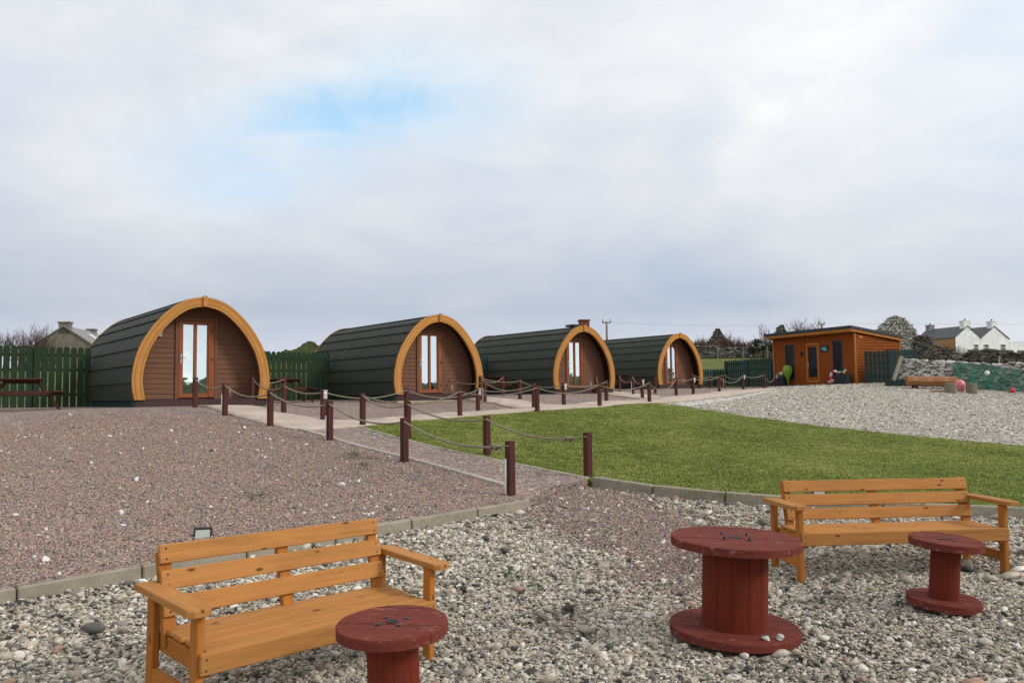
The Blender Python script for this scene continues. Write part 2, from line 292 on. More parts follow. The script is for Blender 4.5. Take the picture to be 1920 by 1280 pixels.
# ------------------------------------------------------------------ object helpers
def tag(o, label=None, cat=None, group=None, kind=None):
    if label: o['label'] = label
    if cat: o['category'] = cat
    if group: o['group'] = group
    if kind: o['kind'] = kind
    return o
def empty(name, loc, rz=0, rot=None):
    o = bpy.data.objects.new(name, None); COL.objects.link(o); o.location = loc; o.empty_display_size = .2
    o.rotation_euler = rot if rot is not None else (0, 0, rz); return o
def copy_tree(o, parent=None):
    c = o.copy(); COL.objects.link(c); c.parent = parent
    for ch in o.children: copy_tree(ch, c)
    return c
class MB:
    def __init__(s): s.v = []; s.f = []; s.g = []; s.t = []; s.sm = []
    def add(s, vs, fs, gs=None, tone=0., smooth=False):
        b = len(s.v); s.v += [tuple(v) for v in vs]; s.f += [tuple(b+i for i in f) for f in fs]
        off = (random.uniform(0, 50), random.uniform(0, 50), random.uniform(0, 50))
        gs = gs or vs
        s.g += [(x[0]+off[0], x[1]+off[1], x[2]+off[2]) for x in gs]; s.t += [tone]*len(vs); s.sm += [smooth]*len(fs)
    def box(s, c, size, rot=None, ch=.004, tone=0., M=None):
        """chamfered box; gco runs along the longest side"""
        hx, hy, hz = size[0]/2, size[1]/2, size[2]/2; ch = min(ch, hx*.45, hy*.45, hz*.45)
        V = []; idx = {}
        for sx in (-1, 1):
            for sy in (-1, 1):
                for sz in (-1, 1):
                    for a in range(3):
                        p = [sx*hx, sy*hy, sz*hz]
                        for k in range(3):
                            if k != a: p[k] -= (sx, sy, sz)[k]*ch
                        idx[(sx, sy, sz, a)] = len(V); V.append(p)
        Fs = []
        for a in range(3):
            b, c2 = [(1, 2), (2, 0), (0, 1)][a]
            for sg in (-1, 1):
                q = []
                for sb, sc in ((-1, -1), (1, -1), (1, 1), (-1, 1)):
                    k = [0, 0, 0]; k[a] = sg; k[b] = sb; k[c2] = sc; q.append(idx[(*k, a)])
                Fs.append(q if sg > 0 else q[::-1])
        for a in range(3):           # edges running along axis a
            b, c2 = [(1, 2), (2, 0), (0, 1)][a]
            for sb in (-1, 1):
                for sc in (-1, 1):
                    k1 = [0, 0, 0]; k1[a] = -1; k1[b] = sb; k1[c2] = sc; k2 = list(k1); k2[a] = 1
                    q = [idx[(*k1, b)], idx[(*k2, b)], idx[(*k2, c2)], idx[(*k1, c2)]]
                    Fs.append(q if sb*sc < 0 else q[::-1])
        for sx in (-1, 1):
            for sy in (-1, 1):
                for sz in (-1, 1):
                    q = [idx[(sx, sy, sz, a)] for a in range(3)]
                    Fs.append(q if sx*sy*sz > 0 else q[::-1])
        o = sorted(range(3), key=lambda i: -size[i]); G = [(p[o[0]], p[o[1]], p[o[2]]) for p in V]
        Rm = rot if rot is not None else Matrix.Identity(3); c = Vector(c)
        W = [c+Rm @ Vector(p) for p in V]
        if M is not None: W = [M @ x for x in W]
        s.add(W, Fs, G, tone)
    def bar(s, a, b, wd, th, up=(0, 0, 1), ch=.004, tone=0.):
        a, b = Vector(a), Vector(b); d = b-a; x = d.normalized(); z = Vector(up); y = z.cross(x)
        if y.length < 1e-4: y = Vector((0, 1, 0)).cross(x)
        y.normalize(); z = x.cross(y); s.box((a+b)/2, (d.length, wd, th), Matrix((x, y, z)).transposed(), ch, tone)
    def tube(s, pts, rad, n=8, cap=True, smooth=True, tone=0.):
        pts = [Vector(p) for p in pts]; rs = rad if isinstance(rad, (list, tuple)) else [rad]*len(pts)
        V = []; G = []; L = 0; prev = None
        for i, p in enumerate(pts):
            d = (pts[min(i+1, len(pts)-1)]-pts[max(i-1, 0)]).normalized()
            if prev is None:
                u = d.cross(Vector((0, 0, 1)));
                if u.length < 1e-3: u = d.cross(Vector((1, 0, 0)))
            else: u = prev-d*prev.dot(d)
            u.normalize(); prev = u; v = d.cross(u)
            if i: L += (p-pts[i-1]).length
            for k in range(n):
                a = 2*math.pi*k/n; V.append(p+u*(rs[i]*math.cos(a))+v*(rs[i]*math.sin(a))); G.append((L, a, 0))
        Fs = [(i*n+k, i*n+(k+1) % n, (i+1)*n+(k+1) % n, (i+1)*n+k) for i in range(len(pts)-1) for k in range(n)]
        if cap: Fs += [tuple(range(n))[::-1], tuple((len(pts)-1)*n+k for k in range(n))]
        s.add(V, Fs, G, tone, smooth)
    def cyl(s, c, r, h, n=24, r2=None, smooth=False, M=None, tone=0.):
        c = Vector(c); r2 = r if r2 is None else r2
        V = [c+Vector((rr*math.cos(2*math.pi*k/n), rr*math.sin(2*math.pi*k/n), z)) for rr, z in ((r, 0), (r2, h)) for k in range(n)]
        if M is not None: V = [M @ x for x in V]
        Fs = [(k, (k+1) % n, n+(k+1) % n, n+k) for k in range(n)]+[tuple(range(n))[::-1], tuple(n+k for k in range(n))]
        s.add(V, Fs, V, tone, smooth)
    def lathe(s, prof, n=24, c=(0, 0, 0), M=None, smooth=True, tone=0.):
        c = Vector(c); V = [c+Vector((r*math.cos(2*math.pi*k/n), r*math.sin(2*math.pi*k/n), z)) for r, z in prof for k in range(n)]
        if M is not None: V = [M @ x for x in V]
        Fs = [(i*n+k, i*n+(k+1) % n, (i+1)*n+(k+1) % n, (i+1)*n+k) for i in range(len(prof)-1) for k in range(n)]
        s.add(V, Fs, V, tone, smooth)
    def blob(s, c, size, sub=2, amp=.18, seed=0, rot=None, smooth=False, tone=0., facet=False):
        V, Fs = ico(sub); c = Vector(c); rr = random.Random(seed); ph = [rr.uniform(0, 6.3) for _ in range(6)]; W = []
        for v in V:
            k = 1+amp*(math.sin(v[0]*2.3+ph[0])*math.sin(v[1]*2.1+ph[1])+.6*math.sin(v[2]*3.7+ph[2]+v[0]*2)+.4*math.sin(v[1]*5+ph[3]))
            x = Vector((v[0]*size[0], v[1]*size[1], v[2]*size[2]))*k
            if rot is not None: x = rot @ x
            W.append(c+x)
        s.add(W, Fs, W, tone, smooth)
    def build(s, name, m, parent=None, loc=(0, 0, 0)):
        me = bpy.data.meshes.new(name); me.from_pydata(s.v, [], s.f); me.materials.append(m)
        a = me.attributes.new('gco', 'FLOAT_VECTOR', 'POINT'); a.data.foreach_set('vector', np.array(s.g, dtype=np.float32).ravel())
        if any(s.t):
            a = me.attributes.new('tone', 'FLOAT', 'POINT'); a.data.foreach_set('value', np.array(s.t, dtype=np.float32))
        me.polygons.foreach_set('use_smooth', s.sm); me.update()
        o = bpy.data.objects.new(name, me); COL.objects.link(o); o.parent = parent; o.location = loc; return o
_ico = {}
def ico(sub):
    if sub not in _ico:
        b = bmesh.new(); bmesh.ops.create_icosphere(b, subdivisions=sub, radius=1); b.verts.ensure_lookup_table()
        _ico[sub] = ([tuple(v.co) for v in b.verts], [tuple(v.index for v in f.verts) for f in b.faces]); b.free()
    return _ico[sub]

# ------------------------------------------------------------------ terrain (heights over eye - EYE)
KD = Vector((.735, .678)).normalized()
KP0 = Vector((-3.82, 6.38)); KST = (Vector((.17, 10.06))-KP0)/6
ctl = [(-.06,10.43,-1.26-.08),(-1.56,11.92,-1.03),(-3.03,13.73,-.77),(-4.47,15.28,-.56),(-5.98,17.22,-.38),(-7.17,18.71,-.21),(1.0,11.42,-1.23),(-.43,13.4,-1.02),(-3.02,16.69,-.61),(-1.31,20.47,-.54),(.63,21.7,-.46),(2.58,24.66,-.37),(4.36,26.46,-.32),(-4.07,17.79,-.53),(-.99,23.59,-.48),(.57,22.6,-.38),(1.55,25.23,-.35),(2.86,25.29,-.28),(4.6,29.32,-.2),(6.3,31.91,-.11),(7.17,32.88,-.08),(8.47,33.91,0),(10.61,38.07,.1),(11.8,38.75,.14),(13.81,43.4,.21),(-6.2,19.73,-.22),(-5.17,18.71,-.38),(-2.3,28.5,-.05),(-.87,25.83,-.25),(-.34,28.93,-.05),(.23,25.83,-.21),
 (1.73,9.95,-1.38),(2.61,9.9,-1.40),(6.2,10.1,-1.52),(2.5,7.25,-1.65),(4.4,7.45,-1.66),(2.6,8.0,-1.60),(1.55,5.97,-1.725),(3.3,6.5,-1.66),(-.55,4.35,-1.70),(-1.6,4.28,-1.74),(-2.1,4.8,-1.68),(-.5,5.3,-1.72),(0,3,-1.78),(5,4,-1.74),(-5,3,-1.72),(0,0,-1.72),
 (17.5,42,.36),(15.0,47.5,.36),(19,39.5,.22),(22.9,36.6,-.20),(11.05,18,-1.26),(21,30,-.75),(-14.6,20.8,-.2),(-12.,23.5,-.2),(-18,20,-.25),(-18,12,-.75),(-9,10,-1.05),(-15,27,-.1),(-7,30,-.05),(-2,37,.05),(4,44,.2),(11,49,.3)]
for k in range(-2, 7):
    p = KP0+KST*k; ctl.append((p.x, p.y, -1.41+.16*k/6-.11))
for (x, y), e in {(-7.9, 20.5): -.2, (-10.9, 23.8): -.2, (-2.6, 26.3): -.12, (-5.2, 29.6): -.12, (2.5, 33.1): .02, (0, 36.4): .02, (7.9, 40.6): .22, (5.2, 43.5): .22}.items(): ctl.append((x, y, e))
ctl += [(-30, 60, 2.3), (-14, 60, 2.4), (0, 70, 2.7), (20, 70, 2.0), (26, 95, 4.1), (40, 95, 4.0), (-60, 90, 2.9), (-30, 90, 3.2), (0, 110, 4.3), (60, 110, 4.3), (90, 110, 4.3), (-90, 60, 2.5), (60, 60, 2.0), (40, 60, 2.1), (-60, 10, -1.5), (60, 10, -1.5), (-60, -30, -3.2), (0, -30, -3.2), (60, -30, -3.2), (-100, -60, -4), (100, -60, -4), (100, 60, 3), (-100, 110, 3), (-24, 36, .6), (32, 44, 1.2), (29, 42, .9)]
CT = np.array(ctl, dtype=float); CX = CT[:, :2]/10
def _U(r2): return np.where(r2 > 0, r2*np.log(r2+1e-12), 0)
_n = len(CT); _K = _U(((CX[:, None]-CX[None])**2).sum(-1))+np.eye(_n)*.004; _Pm = np.hstack([np.ones((_n, 1)), CX])
_A = np.block([[_K, _Pm], [_Pm.T, np.zeros((3, 3))]]); _w = np.linalg.solve(_A, np.concatenate([CT[:, 2], np.zeros(3)]))
def Tn(x, y):
    x = np.asarray(x, float); y = np.asarray(y, float); xc = np.clip(x, -100, 100); yc = np.clip(y, -60, 110)
    q = np.stack([xc.ravel(), yc.ravel()], 1)/10; out = np.empty(len(q))
    for i in range(0, len(q), 20000):
        s = q[i:i+20000]; out[i:i+20000] = _U(((s[:, None]-CX[None])**2).sum(-1)) @ _w[:_n]+_w[_n]+s @ _w[_n+1:]
    return (out+EYE).reshape(x.shape)
def T(x, y): return float(Tn(np.array([x]), np.array([y]))[0])
def hit(px, py, lo=3., hi=140.):
    r = pray(px, py); d = np.concatenate([np.arange(lo, 60, .05), np.arange(60, hi, .5)])
    x = r[0]/r[1]*d; z = r[2]/r[1]*d+EYE; h = Tn(x, d)-z; i = np.argmax(h > 0)
    if h[i] <= 0: i = len(d)-1
    if i > 0 and h[i] > 0:
        t = h[i-1]/(h[i-1]-h[i]); dd = d[i-1]+t*(d[i]-d[i-1])
    else: dd = d[i]
    return Vector((r[0]/r[1]*dd, dd))
def on(px, py): p = hit(px, py); return Vector((p.x, p.y, T(p.x, p.y)))
def at(px, d):     # ground point seen at column px, at distance d
    x = pray(px, 740)[0]/pray(px, 740)[1]*d; return Vector((x, d, T(x, d)))
def raise_fn(side):
    """surface level above the pebble bed, right behind a kerb"""
    def f(x, y):
        if side == 'left':
            n = (x-KP0.x)*(-KD.y)+(y-KP0.y)*KD.x     # distance behind the kerb
            return .095*np.exp(-np.maximum(n, 0)/3.0)
        if side == 'lawn': return .10*np.exp(-np.maximum(y-10.0, 0)/3.0)+.02
        return 0*x
    return f
def densify(poly, st):
    out = []
    for i in range(len(poly)):
        a, b = Vector(poly[i]), Vector(poly[(i+1) % len(poly)]); L = (b-a).length; s = st(a) if callable(st) else st
        n = max(1, int(L/s)); out += [a.lerp(b, k/n) for k in range(n)]
    return out
def inside(poly, x, y):
    c = np.zeros(x.shape, bool); n = len(poly)
    for i in range(n):
        x1, y1 = poly[i]; x2, y2 = poly[(i+1) % n]
        k = ((y1 > y) != (y2 > y)) & (x < (x2-x1)*(y-y1)/((y2-y1) or 1e-9)+x1); c ^= k
    return c
def sheet(name, poly, off, m, st=.6, rf=None, kind='structure', skirt=.12):
    poly = [(float(p[0]), float(p[1])) for p in poly]; B = densify(poly, st); n = len(B); P_ = np.array(poly)
    gx, gy = np.meshgrid(np.arange(P_[:, 0].min(), P_[:, 0].max(), st), np.arange(P_[:, 1].min(), P_[:, 1].max(), st))
    gx = gx.ravel()+.07*st; gy = gy.ravel()+.03*st; ok = inside(poly, gx, gy)
    pts = B+[Vector((a, b)) for a, b in zip(gx[ok], gy[ok])]
    r = delaunay_2d_cdt(pts, [(i, (i+1) % n) for i in range(n)], [], 1, 1e-4)
    vx = np.array([v.x for v in r[0]]); vy = np.array([v.y for v in r[0]]); z = Tn(vx, vy)+off
    if rf: z = z+rf(vx, vy)
    V = [tuple(t) for t in zip(vx, vy, z)]; Fs = [tuple(f) for f in r[2]]
    Fs = [f if ((V[f[1]][0]-V[f[0]][0])*(V[f[2]][1]-V[f[0]][1])-(V[f[2]][0]-V[f[0]][0])*(V[f[1]][1]-V[f[0]][1])) > 0 else f[::-1] for f in Fs]
    # skirt along the rim so that the layer has an edge
    cnt = {}
    for f in Fs:
        for i in range(len(f)):
            e = (f[i], f[(i+1) % len(f)]); cnt[e] = 1
    rim = [e for e in cnt if (e[1], e[0]) not in cnt]; low = {}
    for a, b in rim:
        for k in (a, b):
            if k not in low: low[k] = len(V); V.append((V[k][0], V[k][1], V[k][2]-skirt))
        Fs.append((a, low[a], low[b], b))
    me = bpy.data.meshes.new(name); me.from_pydata(V, [], Fs); me.materials.append(m); me.polygons.foreach_set('use_smooth', [len(f) == 3 for f in Fs]); me.update()
    o = bpy.data.objects.new(name, me); COL.objects.link(o); tag(o, kind=kind); return o

# ---- ground to the horizon
def axis(lo, hi, far):
    a = list(np.arange(lo, hi+.01, 1.0)); b = []; s = 1.5; x = hi
    while x < far: x += s; s *= 1.22; b.append(x)
    c = []; s = 1.5; x = lo
    while x > -far: x -= s; s *= 1.22; c.append(x)
    return np.array(c[::-1]+a+b)
gx = axis(-32, 45, 2500); gy = axis(-6, 62, 2500); X, Y = np.meshgrid(gx, gy); Z = Tn(X, Y)-.045
far_d = np.maximum(np.maximum(np.abs(X)-100, np.maximum(Y-110, -60-Y)), 0); Z = Z-np.minimum(far_d*.012, 6)
nx, ny = len(gx), len(gy)
V = [tuple(t) for t in zip(X.ravel(), Y.ravel(), Z.ravel())]
Fs = [(j*nx+i, j*nx+i+1, (j+1)*nx+i+1, (j+1)*nx+i) for j in range(ny-1) for i in range(nx-1)]
me = bpy.data.meshes.new('ground'); me.from_pydata(V, [], Fs); me.materials.append(M_field); me.polygons.foreach_set('use_smooth', [True]*len(Fs))
gro = bpy.data.objects.new('ground', me); COL.objects.link(gro); tag(gro, kind='structure')

# ---- surfaces traced on the ground
def hp(L): return [tuple(hit(*p)) for p in L]
kA = KP0-KST*3.2; kB = KP0+KST*6
lawn_edge = hp([(673,803),(716,817),(752,826),(804,839),(860,852),(915,866),(990,883),(1050,897),(1102,909.5),(1160,920),(1235,930),(1305,938),(1377,944),(1453,950),(1560,957),(1700,963),(1836,968),(1920,972)])
d = Vector(lawn_edge[-1])-Vector(lawn_edge[-3]); lawn_edge += [tuple(Vector(lawn_edge[-1])+d.normalized()*k) for k in (1.5, 4.)]
lawn_far = hp([(1920,838),(1700,818),(1530,800),(1400,782),(1300,766),(1245,758)])
dfar = (Vector(lawn_far[0])-Vector(lawn_far[1])).normalized()
lawn_top = hp([(1222,756.5),(1203,757),(1130,763.5),(1060,768.5),(1003,772),(912,779),(773,790.5),(690,800)])
lawn_poly = lawn_edge+[tuple(Vector(lawn_far[0])+dfar*5)]+lawn_far+lawn_top
path_poly = hp([(371,763),(430,780),(511,802),(565,811),(607,809),(673,803)])+[tuple(p) for p in reversed(hp([(1222,757.5),(1203,758),(1130,764.5),(1060,769.5),(1003,773),(912,780),(773,791.5),(690,801.5)]))][:0]
_near = hp([(690,801.5),(773,791.5),(912,780),(1003,773),(1060,769.5),(1130,764.5),(1203,758),(1259,755.5),(1330,748),(1394,739.5),(1458,730.5)])
_far = hp([(1436,729.3),(1394,732),(1320,739),(1254,744.5),(1160,753),(1080,759.5),(1017,760),(985,754),(939,749),(915,746.5),(845,746.5),(890,754),(930,758.5),(994,767.3),(900,773),(823,777),(694,788.5),(619,791.5),(606,790),(560,782),(520,776),(501,771),(474,763.5)])
path_poly = path_poly+_near+_far
sheet('path', path_poly, .055, M_path, .5)
sheet('path_branch', hp([(1119,739),(1165,745),(1215,751),(1250,746.5),(1205,741),(1165,736.5),(1125,735.5)]), .05, M_path, .5)
red_poly = [tuple(kA+Vector((-12, -11))), tuple(kA), tuple(kB)]+hp([(1040,925),(1102,913)])+[lawn_edge[7], lawn_edge[5], lawn_edge[3], lawn_edge[0]]+lawn_top[::-1]+hp([(1259,753),(1394,737),(1458,728)])+[(14.0, 46.5), (10, 48), (4, 45), (-2, 38), (-8, 31), (-15, 25.5), (-30, 15), (-32, 2)]
sheet('red_gravel', red_poly, .02, M_redg, .5, raise_fn('left'))
fore_poly = [(-14, -3), (14, -3), (14, 8)]+[lawn_edge[-1]]+lawn_edge[::-1][1:10]+[tuple(hit(1060, 915)), tuple(kB), tuple(kA), (-14, -2.9)]
sheet('pebble_bed', [(-14, -5), (16, -5), (16, 9.6)]+[p for p in lawn_edge[::-1][:9]]+[tuple(hit(1102, 913)), tuple(hit(1040, 925)), tuple(kB), tuple(kA), tuple(kA+Vector((-12, -11)))], .0, M_foreg, .5)
wall_l, wall_r = P(1690, 723, 40), P(1925, 740, 37)
grey_poly = [tuple(Vector(lawn_far[0])+dfar*5)]+lawn_far+hp([(1259,757.5),(1330,750),(1394,741),(1458,731)])+[(14.2, 46.5), (19, 44), (21, 42), (28, 39.5), (34, 34), (30, 20)]
sheet('grey_gravel', grey_poly, .02, M_farg, .7)
sheet('lawn', lawn_poly, .0, M_lawn, .4, raise_fn('lawn'))
sheet('white_chippings', hp([(1232,760),(1259,757),(1330,749.5),(1394,741),(1450,732.5),(1462,734),(1400,745),(1340,755),(1290,762)]), .03, M_whiteg, .5)
# sea behind the viewer (seen mirrored in the pod doors)
b = MB(); b.add([(-2500, -2500, -3.0), (2500, -2500, -3.0), (2500, -75, -3.0), (-2500, -75, -3.0)], [(0, 1, 2, 3)]); tag(b.build('sea', M_sea), kind='structure')

# ------------------------------------------------------------------ kerbs
def kerb(path, seg, wd, ht, top, name, label, grp=None, m=None, start=0.):
    """run of precast kerb stones"""
    P_ = [Vector(p[:2]) for p in path]; cum = [0]
    for i in range(1, len(P_)): cum.append(cum[-1]+(P_[i]-P_[i-1]).length)
    def pos(s):
        s = min(max(s, 0), cum[-1])
        for i in range(1, len(P_)):
            if s <= cum[i]+1e-9: return P_[i-1].lerp(P_[i], (s-cum[i-1])/(cum[i]-cum[i-1]))
        return P_[-1]
    mb = MB(); s = start
    while s < cum[-1]-.05:
        e = min(s+seg, cum[-1]); a, b2 = pos(s), pos(e); d = (b2-a).normalized()*.006; a, b2 = a+d, b2-d
        jz = random.uniform(-.006, .006)
        mb.bar((a.x, a.y, top(a.x, a.y)-ht/2+jz), (b2.x, b2.y, top(b2.x, b2.y)-ht/2+jz*.3), wd, ht, ch=.012); s = e
    o = mb.build(name, M_kerb if name == 'kerb' else M_edge); tag(o, label, 'kerb', grp); return o
kerb([KP0-KST*3.2, kB], .914, .10, .26, lambda x, y: T(x, y)+.115, 'kerb', 'straight concrete kerb between red gravel and pale pebbles behind left bench', start=(3.2 % 1)*KST.length)
kerb(lawn_edge[8:], .914, .10, .26, lambda x, y: T(x, y)+.135, 'kerb', 'curved concrete kerb holding the lawn behind the right bench', start=.1)
kerb(lawn_edge[:9], .914, .055, .2, lambda x, y: T(x, y)+.05+.07*max(0, 1-abs(y-11)/3), 'kerb_edging', 'thin concrete edging between lawn and red gravel ramp')
kerb(hp([(947,924),(860,897),(777,872),(700,850),(613,824.5),(560,809)]), .914, .075, .2, lambda x, y: T(x, y)+.075+.07*max(0, 1-abs(y-10.3)/3), 'kerb_edging', 'thin pale edging under the nearest row of rope posts')

# ------------------------------------------------------------------ pebbles, chips, grass (nobody could count them)
def proto_col(name, builders):
    c = bpy.data.collections.new(name)
    for i, (mb, m) in enumerate(builders):
        me = bpy.data.meshes.new('%s_%02d' % (name, i)); me.from_pydata(mb.v, [], mb.f); me.materials.append(m)
        me.polygons.foreach_set('use_smooth', mb.sm); me.update(); c.objects.link(bpy.data.objects.new('%s_%02d' % (name, i), me))
    return c
def scatter(name, col, pos, rot, sc, idx, tone, label, cat):
    me = bpy.data.meshes.new(name); me.from_pydata([tuple(p) for p in pos], [], [])
    for nm, ty, ke, da in (('rot', 'FLOAT_VECTOR', 'vector', rot), ('scl', 'FLOAT_VECTOR', 'vector', sc), ('tone', 'FLOAT', 'value', tone), ('idx', 'INT', 'value', idx)):
        a = me.attributes.new(nm, ty, 'POINT'); a.data.foreach_set(ke, np.ascontiguousarray(da, dtype=np.int32 if ty == 'INT' else np.float32).ravel())
    o = bpy.data.objects.new(name, me); COL.objects.link(o)
    ng = bpy.data.node_groups.new(name, 'GeometryNodeTree')
    ng.interface.new_socket('Geometry', in_out='INPUT', socket_type='NodeSocketGeometry'); ng.interface.new_socket('Geometry', in_out='OUTPUT', socket_type='NodeSocketGeometry')
    N = ng.nodes; gi = N.new('NodeGroupInput'); go = N.new('NodeGroupOutput'); ip = N.new('GeometryNodeInstanceOnPoints'); ci = N.new('GeometryNodeCollectionInfo')
    ci.inputs['Collection'].default_value = col; ci.inputs['Separate Children'].default_value = True; ci.inputs['Reset Children'].default_value = True
    def na(nm, dt):
        n = N.new('GeometryNodeInputNamedAttribute'); n.data_type = dt; n.inputs[0].default_value = nm
        return [s for s in n.outputs if s.enabled and s.name == 'Attribute'][0]
    L = ng.links; L.new(gi.outputs[0], ip.inputs['Points']); L.new(ci.outputs[0], ip.inputs['Instance']); ip.inputs['Pick Instance'].default_value = True
    L.new(na('idx', 'INT'), ip.inputs['Instance Index']); L.new(na('rot', 'FLOAT_VECTOR'), ip.inputs['Rotation']); L.new(na('scl', 'FLOAT_VECTOR'), ip.inputs['Scale'])
    L.new(ip.outputs[0], go.inputs[0]); md = o.modifiers.new('scatter', 'NODES'); md.node_group = ng
    tag(o, label, cat, kind='stuff'); return o
def pebble_proto(i):
    mb = MB(); rr = random.Random(100+i)
    if i < 3 or i > 20: mb.blob((0, 0, 0), (1, rr.uniform(.65, .9), rr.uniform(.45, .65)), 2, .16, i, smooth=True)
    else:
        V, Fs = ico(1); W = [Vector(v)*rr.uniform(.66, 1.15) for v in V]; W = [Vector((v.x, v.y*rr.choice([.75]), v.z*.6)) for v in W]; mb.add(W, Fs, W, 0, i % 2 == 0)
    return mb
C_peb = proto_col('pebble_source', [(pebble_proto(i), M_peb) for i in range(12)])
C_chip = proto_col('chipping_source', [(pebble_proto(5+i), M_chip) for i in range(4)])
def in_view(x, y, z, pad=60):
    X_ = x; Y_ = y*math.cos(PITCH)+(z-EYE)*math.sin(PITCH); U_ = -y*math.sin(PITCH)+(z-EYE)*math.cos(PITCH)
    px = 960+X_/Y_*F; py = 640-U_/Y_*F
    return (px > -pad-60) & (px < 1920+pad+60) & (py < 1280+pad+60) & (Y_ > 1)
def knd(x, y): return (x-KP0.x)*(-KD.y)+(y-KP0.y)*KD.x
# pebbles in the foreground, denser near the camera
peb_poly = [(-9, 2.2), (10, 2.2), (12, 9)]+lawn_edge[::-1][:9]+[tuple(hit(1102, 915)), tuple(hit(1040, 928)), tuple(kB), tuple(kA), (-9, 2.5)]
def vnoise(x, y, s, seed):
    r = np.random.default_rng(seed); G = r.random((64, 64)); u = (x/s) % 63; v = (y/s) % 63; i = u.astype(int); j = v.astype(int); fu = u-i; fv = v-j
    fu = fu*fu*(3-2*fu); fv = fv*fv*(3-2*fv)
    return (G[i, j]*(1-fu)+G[i+1, j]*fu)*(1-fv)+(G[i, j+1]*(1-fu)+G[i+1, j+1]*fu)*fv
sc0, sc1 = hit(1120, 925), hit(1290, 1085)
def redness(x, y):
    """share of red chippings washed down from the ramp"""
    a = np.array([sc0.x, sc0.y]); b = np.array([sc1.x, sc1.y]); ab = b-a; t = np.clip(((x-a[0])*ab[0]+(y-a[1])*ab[1])/(ab@ab), 0, 1)
    dx = x-(a[0]+t*ab[0]); dy = y-(a[1]+t*ab[1]); dd = np.sqrt(dx*dx+dy*dy); wd = .95-.15*t
    return np.clip(1.30-dd/wd-.50*t+(vnoise(x+50, y+50, .5, 4)-.5)*.9, 0, 1)
N0 = 170000
x = rng.uniform(-6.5, 9.5, N0*3); y = rng.uniform(2.6, 13, N0*3); ok = inside(peb_poly, x, y); x, y = x[ok], y[ok]
z = Tn(x, y); ok = in_view(x, y, z); x, y, z = x[ok], y[ok], z[ok]
ok = rng.random(len(x)) > redness(x, y)*.85; x, y, z = x[ok], y[ok], z[ok]
for cx_, cy_, cr_ in ((1.545, 5.955, .43), (3.275, 6.44, .245), (-.628, 4.39, .27)):
    ok = (x-cx_)**2+(y-cy_)**2 > cr_*cr_; x, y, z = x[ok], y[ok], z[ok]
n = len(x); big = rng.random(n); s = np.exp(rng.normal(math.log(.0102), .38, n)); s = np.where(big > .93, s*1.55, s); s = np.where(big > .993, s*1.7, s); s = np.minimum(s, .065)
s *= .85+.55*vnoise(x+20, y+20, 1.3, 9)
tone = np.clip(rng.beta(2.1, 1.9, n)*.95, 0, .93); odd = rng.random(n); tone = np.where(odd > .975, rng.uniform(.95, 1, n), tone); tone = np.where(odd < .10, rng.uniform(0, .15, n), tone)
tone = np.clip(tone+(vnoise(x, y, .9, 5)-.5)*.18*(odd < .975), 0, 1)
rot = np.stack([rng.normal(0, .35, n), rng.normal(0, .35, n), rng.uniform(0, 6.28, n)], 1)
scatter('pebbles', C_peb, np.stack([x, y, z+s*rng.uniform(.05, .75, n)], 1), rot, np.stack([s*rng.uniform(.9, 1.35, n), s, s*rng.uniform(.75, 1.1, n)], 1), rng.integers(0, 12, n), tone, 'pale grey beach pebbles and shingle covering the foreground', 'pebbles')
print('pebbles', n)
# red chips on the near gravel and in the washed-down mix
x = rng.uniform(-9, 3.5, 900000); y = rng.uniform(5, 17, 900000)
up = (knd(x, y) > .06) & (x < .17+(y-10.06)*-.3+.3) | False
wedge = inside([tuple(kB), tuple(hit(947, 922)), tuple(hit(613, 823)), tuple(hit(680, 806))]+lawn_edge[:9]+[tuple(hit(1102, 915))], x, y)
leftz = (knd(x, y) > .06) & inside([tuple(kA+Vector((-8, -8))), tuple(kB), tuple(hit(947, 924)), tuple(hit(613, 824)), tuple(hit(430, 781)), (-9, 17), (-14, 10)], x, y)
mixz = inside(peb_poly, x, y); rd = redness(x, y)
keep = (leftz | wedge) | (mixz & (rng.random(len(x)) < rd*1.0))
fade = np.clip(1.2-(y-7)/9, .12, 1); keep &= (rng.random(len(x)) < fade)
x, y, lz = x[keep], y[keep], leftz[keep]; z = Tn(x, y)+np.where(lz, .02+raise_fn('left')(x, y), .015); ok = in_view(x, y, z, 0); x, y, z = x[ok], y[ok], z[ok]
n = len(x); s = np.exp(rng.normal(math.log(.0094), .28, n)); bigw = rng.random(n) > .9988; s = np.where(bigw, s*rng.uniform(1.8, 3.4, n), s)
tone = rng.beta(1.15, 1.15, n)*.97; tone = np.where(bigw & (rng.random(n) > .5), .995, tone)
rot = np.stack([rng.normal(0, .6, n), rng.normal(0, .6, n), rng.uniform(0, 6.28, n)], 1)
scatter('red_chippings', C_chip, np.stack([x, y, z+s*rng.uniform(.0, .7, n)], 1), rot, np.stack([s*rng.uniform(.8, 1.4, n), s, s], 1), rng.integers(0, 4, n), tone, 'pinkish red granite chippings around the pods and ramp', 'gravel')
print('chips', n)
